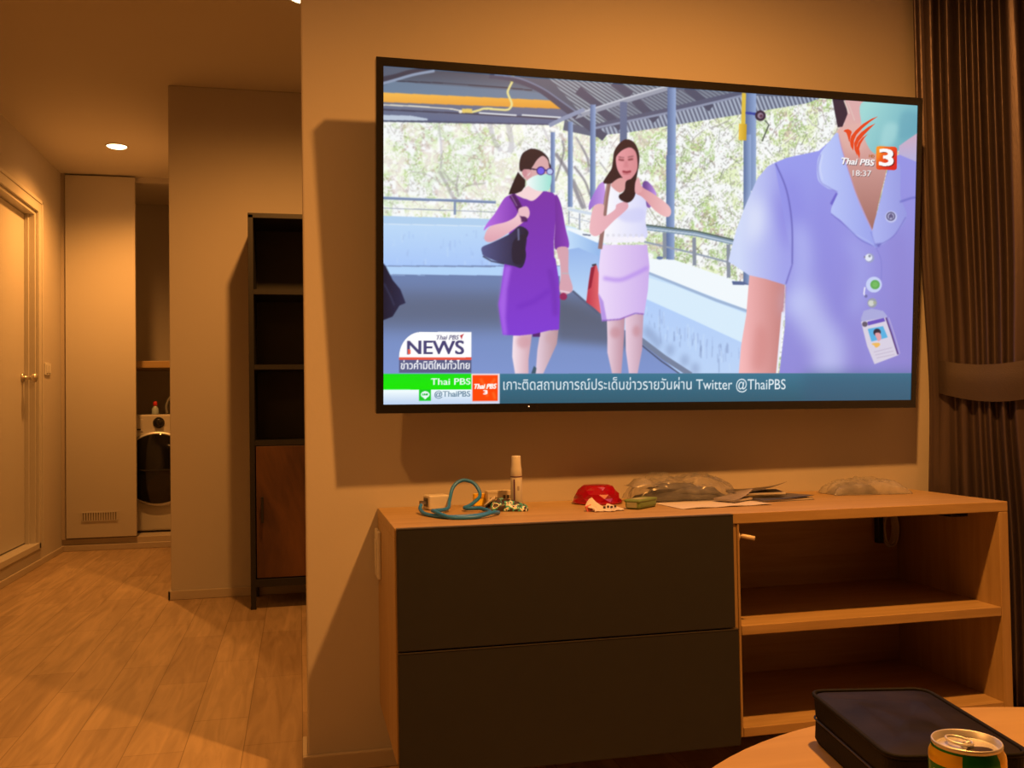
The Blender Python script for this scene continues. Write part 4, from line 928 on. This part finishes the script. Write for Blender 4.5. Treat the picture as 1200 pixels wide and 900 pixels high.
g = [[bm.verts.new((-0.048 + 0.02 * i / 4, -0.03 + 0.06 * j / 6, 0.012 + 0.016 * (i / 4) + 0.004 * math.sin(j * 1.9))) for i in range(5)] for j in range(7)]
for j in range(6):
    for i in range(4): bm.faces.new((g[j][i], g[j][i + 1], g[j + 1][i + 1], g[j + 1][i]))
tp = build('torn_flap', bm, mat('foil_lining', (0.62, 0.56, 0.48), 0.35), po, smooth=True); tp.modifiers.new('thickness', 'SOLIDIFY').thickness = 0.001

# white spray bottle
sy = empty('spray_bottle', (0.492, 2.125, TOP), 'slim white spray bottle with white cap standing on the sideboard', 'bottle')
bm = bmesh.new(); lathe(bm, [(0.0125, 0.0005), (0.0135, 0.002), (0.0135, 0.071), (0.0128, 0.0735), (0.011, 0.0745)], 32); bo = build('bottle', bm, M_plwhite, sy, smooth=True)
bm = bmesh.new(); lathe(bm, [(0.0128, 0.0745), (0.0132, 0.0755), (0.0128, 0.092), (0.0112, 0.102), (0.0108, 0.120), (0.0100, 0.122), (0.002, 0.1225)], 32); build('cap', bm, M_plwhite, sy, smooth=True)
def arcstrip(r, a0, a1, z0, z1, n=10):
    bm = bmesh.new(); L = []
    for i in range(n + 1):
        a = a0 + (a1 - a0) * i / n; L.append([bm.verts.new((rr * math.cos(a), rr * math.sin(a), z)) for rr, z in ((r, z0), (r, z1), (r - .001, z1), (r - .001, z0))])
    for i in range(n):
        for k in range(4): bm.faces.new((L[i][k], L[i][(k + 1) % 4], L[i + 1][(k + 1) % 4], L[i + 1][k]))
    bm.faces.new(L[0]); bm.faces.new(L[-1]); return bm
build('stripe', arcstrip(0.01385, -2.30, -2.05, 0.004, 0.068), mat('purple_print', (0.10, 0.02, 0.10), 0.5), bo)
build('printed_text', arcstrip(0.01385, -1.65, -1.30, 0.042, 0.052), mat('grey_print', (0.35, 0.32, 0.32), 0.5), bo)
build('neck_ring', arcstrip(0.01385, 0, 2 * PI, 0.0728, 0.0748, 32), mat('violet_ring', (0.12, 0.04, 0.10), 0.5), sy)

# red faceted bowl turned upside down
M_red = mat('ruby_red_plastic', (0.30, 0.003, 0.014), 0.14, coat=0.5)
rbw = empty('red_bowl', (0.703, 2.170, TOP), 'ruby red faceted plastic bowl turned upside down on the sideboard', 'bowl')
bm = bmesh.new()
prof = [(0.0585, 0.0005, 0), (0.0590, 0.006, 0), (0.055, 0.014, 1), (0.052, 0.024, 0), (0.045, 0.033, 1), (0.038, 0.041, 0), (0.030, 0.0445, 1), (0.010, 0.0455, 0)]
nb = 14; rings = []
for r, z, k in prof:
    rings.append([bm.verts.new((r * (1.03 if (i + k) % 2 else 0.97) * math.cos(2 * PI * (i + 0.5 * k) / nb), r * (1.03 if (i + k) % 2 else 0.97) * math.sin(2 * PI * (i + 0.5 * k) / nb), z)) for i in range(nb)])
for q, (a, b_) in enumerate(zip(rings[:-1], rings[1:])):
    k0, k1 = prof[q][2], prof[q + 1][2]
    for i in range(nb):
        i2 = (i + 1) % nb
        if k0 == k1: bm.faces.new((a[i], a[i2], b_[i2], b_[i]))
        elif k1 > k0: bm.faces.new((a[i], a[i2], b_[i])); bm.faces.new((a[i2], b_[i2], b_[i]))
        else: bm.faces.new((a[i], b_[i2], b_[i])); bm.faces.new((a[i], a[i2], b_[i2]))
bm.faces.new(rings[-1]); bm.faces.new(rings[0][::-1])
build('bowl', bm, M_red, rbw)
bm = bmesh.new(); lathe(bm, [(0.0585, 0.0008), (0.0612, 0.0015), (0.0612, 0.0045), (0.0585, 0.006)], 28); build('rim', bm, M_red, rbw)

# torn paper wrapper
M_paper = mat('white_printed_paper', (0.56, 0.52, 0.47), 0.6)
pw = empty('paper_wrapper', (0.665, 1.99, TOP), 'torn white paper wrapper with pink edge before the red bowl', 'paper', (0, 0, 0.15))
bm = bmesh.new(); pg = []
for j in range(7):
    row = []
    for i in range(13):
        u, v = i / 12, j / 6
        x = -0.036 + 0.074 * u + 0.006 * math.sin(v * 5); y = -0.015 + 0.034 * v + 0.006 * math.sin(u * 9)
        z = 0.0012 + v * (0.030 * max(0, 1 - abs(u - 0.22) * 3.0) + 0.014 * max(0, 1 - abs(u - 0.8) * 3.2)) + 0.002 * abs(math.sin(u * 14 + v * 4))
        row.append(bm.verts.new((x, y, z)))
    pg.append(row)
for j in range(6):
    for i in range(12): bm.faces.new((pg[j][i], pg[j][i + 1], pg[j + 1][i + 1], pg[j + 1][i]))
pp = build('sheet', bm, M_paper, pw); pp.modifiers.new('thickness', 'SOLIDIFY').thickness = 0.0006
bm = bmesh.new(); box(bm, -0.037, -0.024, 0.012, 0.018, 0.012, 0.026); e_ = build('pink_edge', bm, mat('pink_print', (0.75, 0.18, 0.22), 0.5), pw); e_.rotation_euler = (0, -0.35, 0)
bm = bmesh.new()
for k in range(4): box(bm, -0.010 + 0.009 * k, -0.004 + 0.009 * k, -0.0065, -0.006, 0.007 + 0.001 * (k % 2), 0.012 + 0.001 * (k % 2))
build('printed_text', bm, M_ink, pw)

# olive green mint tin
tn = empty('mint_tin', (0.763, 2.030, TOP), 'small olive green tin lying in front of the grey plastic bag', 'tin', (0, 0, 0.7))
M_olv = mat('olive_green_tin', (0.15, 0.23, 0.075), 0.4)
build('tin_box', mbox(-0.042, 0.042, -0.019, 0.019, 0.0005, 0.020), M_olv, tn, bevel=0.006, seg=3)
build('end_label', mbox(-0.0426, -0.0416, -0.013, 0.013, 0.004, 0.016), mat('pale_green_label', (0.34, 0.36, 0.22), 0.5), tn)
build('lid', mbox(-0.043, 0.043, -0.020, 0.020, 0.015, 0.022), M_olv, tn, bevel=0.003)
build('top_label', mbox(-0.028, 0.010, -0.013, 0.013, 0.0218, 0.0224), bpy.data.materials['pale_green_label'], tn)

# sheets of paper under the bag
shp = empty('paper_sheet', (0.945, 2.035, TOP), 'flat white leaflet sticking out from under the grey plastic bag', 'paper', (0, 0, 0.08))
bm = bmesh.new(); pg = [[bm.verts.new((-0.115 + 0.23 * i / 14, -0.065 + 0.15 * j / 6, 0.0012 + 0.002 * abs(math.sin(i * .6)) * (1 - j / 6))) for i in range(15)] for j in range(7)]
for j in range(6):
    for i in range(14): bm.faces.new((pg[j][i], pg[j][i + 1], pg[j + 1][i + 1], pg[j + 1][i]))
o = build('sheet', bm, M_paper, shp); o.modifiers.new('thickness', 'SOLIDIFY').thickness = 0.0007

# large grey plastic bag with folded contents
M_film = film('clear_plastic_film', (0.24, 0.24, 0.27), 0.24, 0.2)
M_cont = mat('grey_folded_fabric', (0.07, 0.068, 0.07), 0.7, vary=0.3, vscale=30)
gb = empty('plastic_bag', (0.915, 2.16, TOP + 0.003), 'crumpled grey clear plastic bag with folded contents behind the green tin', 'plastic bag', (0, 0, -0.05), 'plastic bags on the sideboard')
for k, (w_, d_, h_, x_, y_, z_, a_, sd_) in enumerate(((0.22, 0.09, 0.016, 0, 0, 0, 0.05, 5.1), (0.17, 0.075, 0.015, 0.012, 0.006, 0.013, -0.12, 7.3), (0.12, 0.05, 0.012, -0.02, 0.0, 0.026, 0.16, 8.8))):
    o = build('folded_layer', lumpy(w_, d_, h_, sd_, rough=0.25, freq=14, edge=0.25), M_cont, gb, smooth=True); o.location = (x_, y_, z_); o.rotation_euler = (0, 0, a_)
o = build('film', lumpy(0.262, 0.125, 0.052, 9.4, 60, 36, rough=0.28, freq=15, edge=0.4, ridge=True), M_film, gb, smooth=True)
bm = bmesh.new(); rc = random.Random(3)
pg = []
for j in range(9):
    row = []
    for i in range(9):
        u, v = i / 8, j / 8
        row.append(bm.verts.new((-0.135 + 0.07 * u, -0.05 + 0.08 * v, 0.036 + 0.022 * math.sin(u * PI) * math.sin(v * PI) + 0.006 * noise.noise((u * 6, v * 6, 1)))))
    pg.append(row)
for j in range(8):
    for i in range(8): bm.faces.new((pg[j][i], pg[j][i + 1], pg[j + 1][i + 1], pg[j + 1][i]))
o = build('bag_flap', bm, film('milky_plastic_film', (0.38, 0.36, 0.34), 0.45, 0.25), gb, smooth=True)
o.modifiers.new('thickness', 'SOLIDIFY').thickness = 0.0008

# dark booklets fanned out
def booklet(name, loc, rz, w, d, label, cov, tilt=0.0, lift=0.0, n=5):
    t = empty(name, loc, label, 'booklet', (tilt, 0, rz), group='booklets on the sideboard')
    bm = bmesh.new(); box(bm, -w / 2 + .002, w / 2 - .002, -d / 2 + .002, d / 2 - .002, 0.0012, 0.0052); build('pages', bm, M_paper, t)
    bm = bmesh.new(); box(bm, -w / 2, w / 2, -d / 2, d / 2, 0.0003, 0.0012)
    m2 = 12; rows = []
    for j in range(7):
        rows.append([(-w / 2 + w * i / m2, -d / 2 + d * j / 6, 0.0054 + lift * (i / m2) ** 2 * (1 - j / 9)) for i in range(m2 + 1)])
    build('lower_cover', bm, cov, t)
    bm = bmesh.new(); pg = [[bm.verts.new(p) for p in r] for r in rows]
    for j in range(6):
        for i in range(m2): bm.faces.new((pg[j][i], pg[j][i + 1], pg[j + 1][i + 1], pg[j + 1][i]))
    o = build('upper_cover', bm, cov, t, smooth=True); o.modifiers.new('thickness', 'SOLIDIFY').thickness = 0.0006
    return t
M_cov1 = mat('black_glossy_cover', (0.030, 0.026, 0.028), 0.3, vary=0.5, vscale=30)
M_cov2 = mat('blue_grey_cover', (0.06, 0.07, 0.125), 0.35, vary=0.7, vscale=45)
M_cov3 = mat('grey_photo_cover', (0.26, 0.23, 0.21), 0.4, vary=0.5, vscale=40)
booklet('booklet', (1.135, 2.095, TOP), 0.12, 0.150, 0.11, 'dark blue and grey booklet lying rightmost of the papers', M_cov2, 0, 0.006)
booklet('booklet', (1.098, 2.122, TOP + 0.0135), -0.22, 0.13, 0.085, 'black booklet with raised cover overlapping the blue one', M_cov1, 0.02, 0.026)
booklet('booklet', (1.015, 2.075, TOP + 0.0042), 0.55, 0.085, 0.06, 'grey folded leaflet against the plastic bag end', M_cov3, 0.02, 0.022)

# second, flatter plastic bag
g2_ = empty('plastic_bag', (1.418, 2.150, TOP), 'flat milky plastic bag lying alone near the right end of the sideboard', 'plastic bag', (0, 0, -0.12), 'plastic bags on the sideboard')
build('contents', lumpy(0.115, 0.06, 0.026, 12.5, rough=0.2), mat('dark_grey_textile', (0.07, 0.068, 0.068), 0.7, vary=0.3, vscale=40), g2_, smooth=True).location = (-0.03, 0.0, 0)
build('film', lumpy(0.205, 0.105, 0.034, 15.2, 50, 30, rough=0.25, freq=14, edge=0.4, ridge=True), film('milky_bag_film', (0.42, 0.40, 0.38), 0.46, 0.2), g2_, smooth=True)

# ------------------------------------------------------------------ round table in the foreground
TZ = 0.43
tbl = empty('round_table', (0.781, 0.592, 0), 'round pale wooden coffee table in the lower right foreground', 'table')
bm = bmesh.new(); lathe(bm, [(0.515, TZ - 0.026), (0.523, TZ - 0.022), (0.525, TZ - 0.016), (0.525, TZ - 0.003), (0.522, TZ), (0.002, TZ)], 96)
o = build('tabletop', bm, M_table, tbl, smooth=True)
o.modifiers.new('edges', 'EDGE_SPLIT').split_angle = 0.9
bm = bmesh.new(); lathe(bm, [(0.20, TZ - 0.04), (0.20, TZ - 0.0262)], 32); build('apron', bm, M_table, tbl)
for k in range(4):
    a = PI / 4 + k * PI / 2
    bm = bmesh.new(); tube(bm, [(0.30 * math.cos(a), 0.30 * math.sin(a), TZ - 0.027), (0.36 * math.cos(a), 0.36 * math.sin(a), 0.0)], [0.022, 0.014], 14)
    build('leg', bm, M_table, tbl, smooth=True)

# black zip pouch
M_bagb = mat('black_nylon', (0.007, 0.0065, 0.007), 0.7, spec=0.15, bump=0.2, bscale=500)
M_mesh = mat('smoky_vinyl_window', (0.013, 0.0105, 0.0095), 0.5, bump=0.35, bscale=18, vary=1.0, vscale=18, spec=0.09)
bg = empty('zip_pouch', (0.662, 0.930, TZ), 'black zipped pouch with a smoky vinyl lid lying on the round table', 'pouch')
corners = [(0.611 - .662, 1.052 - .93), (0.7515 - .662, 1.022 - .93), (0.713 - .662, 0.806 - .93), (0.5735 - .662, 0.836 - .93)]
def rounded(cs, r, n=7):
    out = []; N = len(cs)
    for i in range(N):
        p = Vector(cs[i]); a = (Vector(cs[i - 1]) - p).normalized(); b_ = (Vector(cs[(i + 1) % N]) - p).normalized()
        for k in range(n + 1):
            t = k / n; q0 = p + a * r; q1 = p + b_ * r
            out.append(q0 * (1 - t) ** 2 + p * 2 * t * (1 - t) + q1 * t * t)
    return out
prof = [(-0.004, 0.0006), (0.0, 0.006), (-0.0015, 0.026), (-0.004, 0.030), (-0.0015, 0.034), (0.0, 0.054), (-0.001, 0.0575)]
def ring_at(off, z, bm, r=0.02):
    c = sum((Vector(c_) for c_ in corners), Vector((0, 0))) / 4
    return [bm.verts.new((q.x + (q - c).normalized().x * off, q.y + (q - c).normalized().y * off, z + 0.0012 * noise.noise((q.x * 30, q.y * 30, z * 40)))) for q in rounded(corners, r)]
bm = bmesh.new(); R_ = [ring_at(o_, z, bm) for o_, z in prof]; n_ = len(R_[0])
for a, b_ in zip(R_[:-1], R_[1:]):
    for i in range(n_): bm.faces.new((a[i], a[(i + 1) % n_], b_[(i + 1) % n_], b_[i]))
bm.faces.new(R_[0][::-1]); bm.faces.new(R_[-1])
build('pouch_body', bm, M_bagb, bg, smooth=False)
bm = bmesh.new(); cs_ = sum((Vector(c_) for c_ in corners), Vector((0, 0))) / 4
lr = []
for k in range(10):
    t = 1 - k / 10; ring = []
    for q in rounded(corners, 0.02):
        v = cs_ + (q - cs_) * t * 0.965
        ring.append(bm.verts.new((v.x, v.y, 0.0586 + 0.006 * (1 - t ** 3) * max(0.08, 0.45 + noise.noise((v.x * 22, v.y * 22, 2.0)) + 0.35 * noise.noise((v.x * 60, v.y * 60, 5.0))))))
    lr.append(ring)
for a, b_ in zip(lr[:-1], lr[1:]):
    for i in range(n_): bm.faces.new((a[i], a[(i + 1) % n_], b_[(i + 1) % n_], b_[i]))
bm.faces.new(lr[-1])
build('vinyl_lid', bm, M_mesh, bg, smooth=True)
bm = bmesh.new(); tube(bm, [(q.x, q.y, 0.0585) for q in rounded(corners, 0.02)], 0.0028, 8, True); build('top_piping', bm, M_bagb, bg, smooth=True)
bm = bmesh.new(); tube(bm, [(q.x * 0.998, q.y * 0.998, 0.0305) for q in rounded(corners, 0.02)], 0.0013, 6, True); build('zip', bm, mat('black_zip_tape', (0.035, 0.032, 0.03), 0.4), bg, smooth=True)

# green drink can
CANX, CANY = 0.576, 0.728
can = empty('drink_can', (CANX, CANY, TZ), 'opened green and yellow drink can standing on the round table', 'can')
def can_mat():
    m = bpy.data.materials.new('green_yellow_can_print'); m.use_nodes = True
    nt = m.node_tree; b = nt.nodes['Principled BSDF']; b.inputs['Roughness'].default_value = 0.25; b.inputs['Metallic'].default_value = 0.45
    tc = nt.nodes.new('ShaderNodeTexCoord'); sx = nt.nodes.new('ShaderNodeSeparateXYZ'); nt.links.new(tc.outputs['Object'], sx.inputs[0])
    at = nt.nodes.new('ShaderNodeMath'); at.operation = 'ARCTAN2'; nt.links.new(sx.outputs['Y'], at.inputs[0]); nt.links.new(sx.outputs['X'], at.inputs[1])
    def cmp_(src, op, v):
        n = nt.nodes.new('ShaderNodeMath'); n.operation = op; nt.links.new(src, n.inputs[0]); n.inputs[1].default_value = v; return n.outputs[0]
    def mul(a, c):
        n = nt.nodes.new('ShaderNodeMath'); n.operation = 'MULTIPLY'; nt.links.new(a, n.inputs[0]); nt.links.new(c, n.inputs[1]); return n.outputs[0]
    wr = nt.nodes.new('ShaderNodeMath'); wr.operation = 'MAXIMUM'; nt.links.new(cmp_(at.outputs[0], 'LESS_THAN', -2.36), wr.inputs[0]); nt.links.new(cmp_(at.outputs[0], 'GREATER_THAN', 2.5), wr.inputs[1])
    y1 = mul(mul(wr.outputs[0], cmp_(sx.outputs['Z'], 'GREATER_THAN', 0.0955)), cmp_(sx.outputs['Z'], 'LESS_THAN', 0.107))
    y2 = mul(cmp_(at.outputs[0], 'GREATER_THAN', -1.28), cmp_(at.outputs[0], 'LESS_THAN', -0.5))
    y = nt.nodes.new('ShaderNodeMath'); y.operation = 'MAXIMUM'; nt.links.new(y1, y.inputs[0]); nt.links.new(y2, y.inputs[1])
    mx = nt.nodes.new('ShaderNodeMixRGB'); mx.inputs[1].default_value = (0.012, 0.20, 0.018, 1); mx.inputs[2].default_value = (0.80, 0.50, 0.02, 1)
    nt.links.new(y.outputs[0], mx.inputs[0]); nt.links.new(mx.outputs[0], b.inputs['Base Color']); return m
bm = bmesh.new(); lathe(bm, [(0.001, 0.0005), (0.024, 0.0005), (0.027, 0.003), (0.0315, 0.010), (0.0318, 0.016), (0.0318, 0.099), (0.0313, 0.1030), (0.0288, 0.1080), (0.0284, 0.1088)], 48, close=False)
cbod = build('can_body', bm, can_mat(), can, smooth=True)
bm = bmesh.new(); lathe(bm, [(0.0283, 0.1086), (0.0292, 0.1098), (0.0294, 0.1118), (0.0288, 0.1130), (0.0276, 0.1126), (0.0266, 0.1072), (0.0250, 0.1060), (0.0236, 0.1072), (0.001, 0.1072)], 48, close=False)
build('can_lid', bm, M_alu, can, smooth=True)
bm = bmesh.new(); hole = [(0.004 + 0.012 * math.cos(t * PI / 12), -0.0115 + 0.0085 * math.sin(t * PI / 12)) for t in range(24)]; prism(bm, hole, 0.1072, 0.1075)
build('opening', bm, mat('dark_can_inside', (0.03, 0.02, 0.012), 0.3), can)
bm = bmesh.new()
tube(bm, [(0.0 + 0.0085 * math.cos(2 * PI * i / 28), 0.0065 + 0.0115 * math.sin(2 * PI * i / 28), 0.1108 + 0.004 * (0.5 + 0.5 * math.sin(2 * PI * i / 28)) * 0.4) for i in range(28)], 0.0013, 8, True)
tube(bm, [(0.0055 * math.cos(2 * PI * i / 20), -0.0005 + 0.0042 * math.sin(2 * PI * i / 20), 0.1105) for i in range(20)], 0.0012, 8, True)
lathe(bm, [(0.0025, 0.1086), (0.0025, 0.112), (0.0008, 0.1125)], 12, (0, -0.0005, 0))
o = build('pull_tab', bm, M_alu, can, smooth=True); o.rotation_euler = (0, 0, 0.45); o.location = (0, 0, -0.001)
build('printed_text', arcstrip(0.03195, -3.25, -2.62, 0.088, 0.0905), mat('pale_can_print', (0.55, 0.60, 0.30), 0.4), cbod)
for z, a1 in ((0.0825, -2.45), (0.077, -2.52), (0.0715, -2.6)):
    build('printed_text', arcstrip(0.03195, -3.3, a1, z, z + 0.0028), bpy.data.materials['pale_can_print'], cbod)
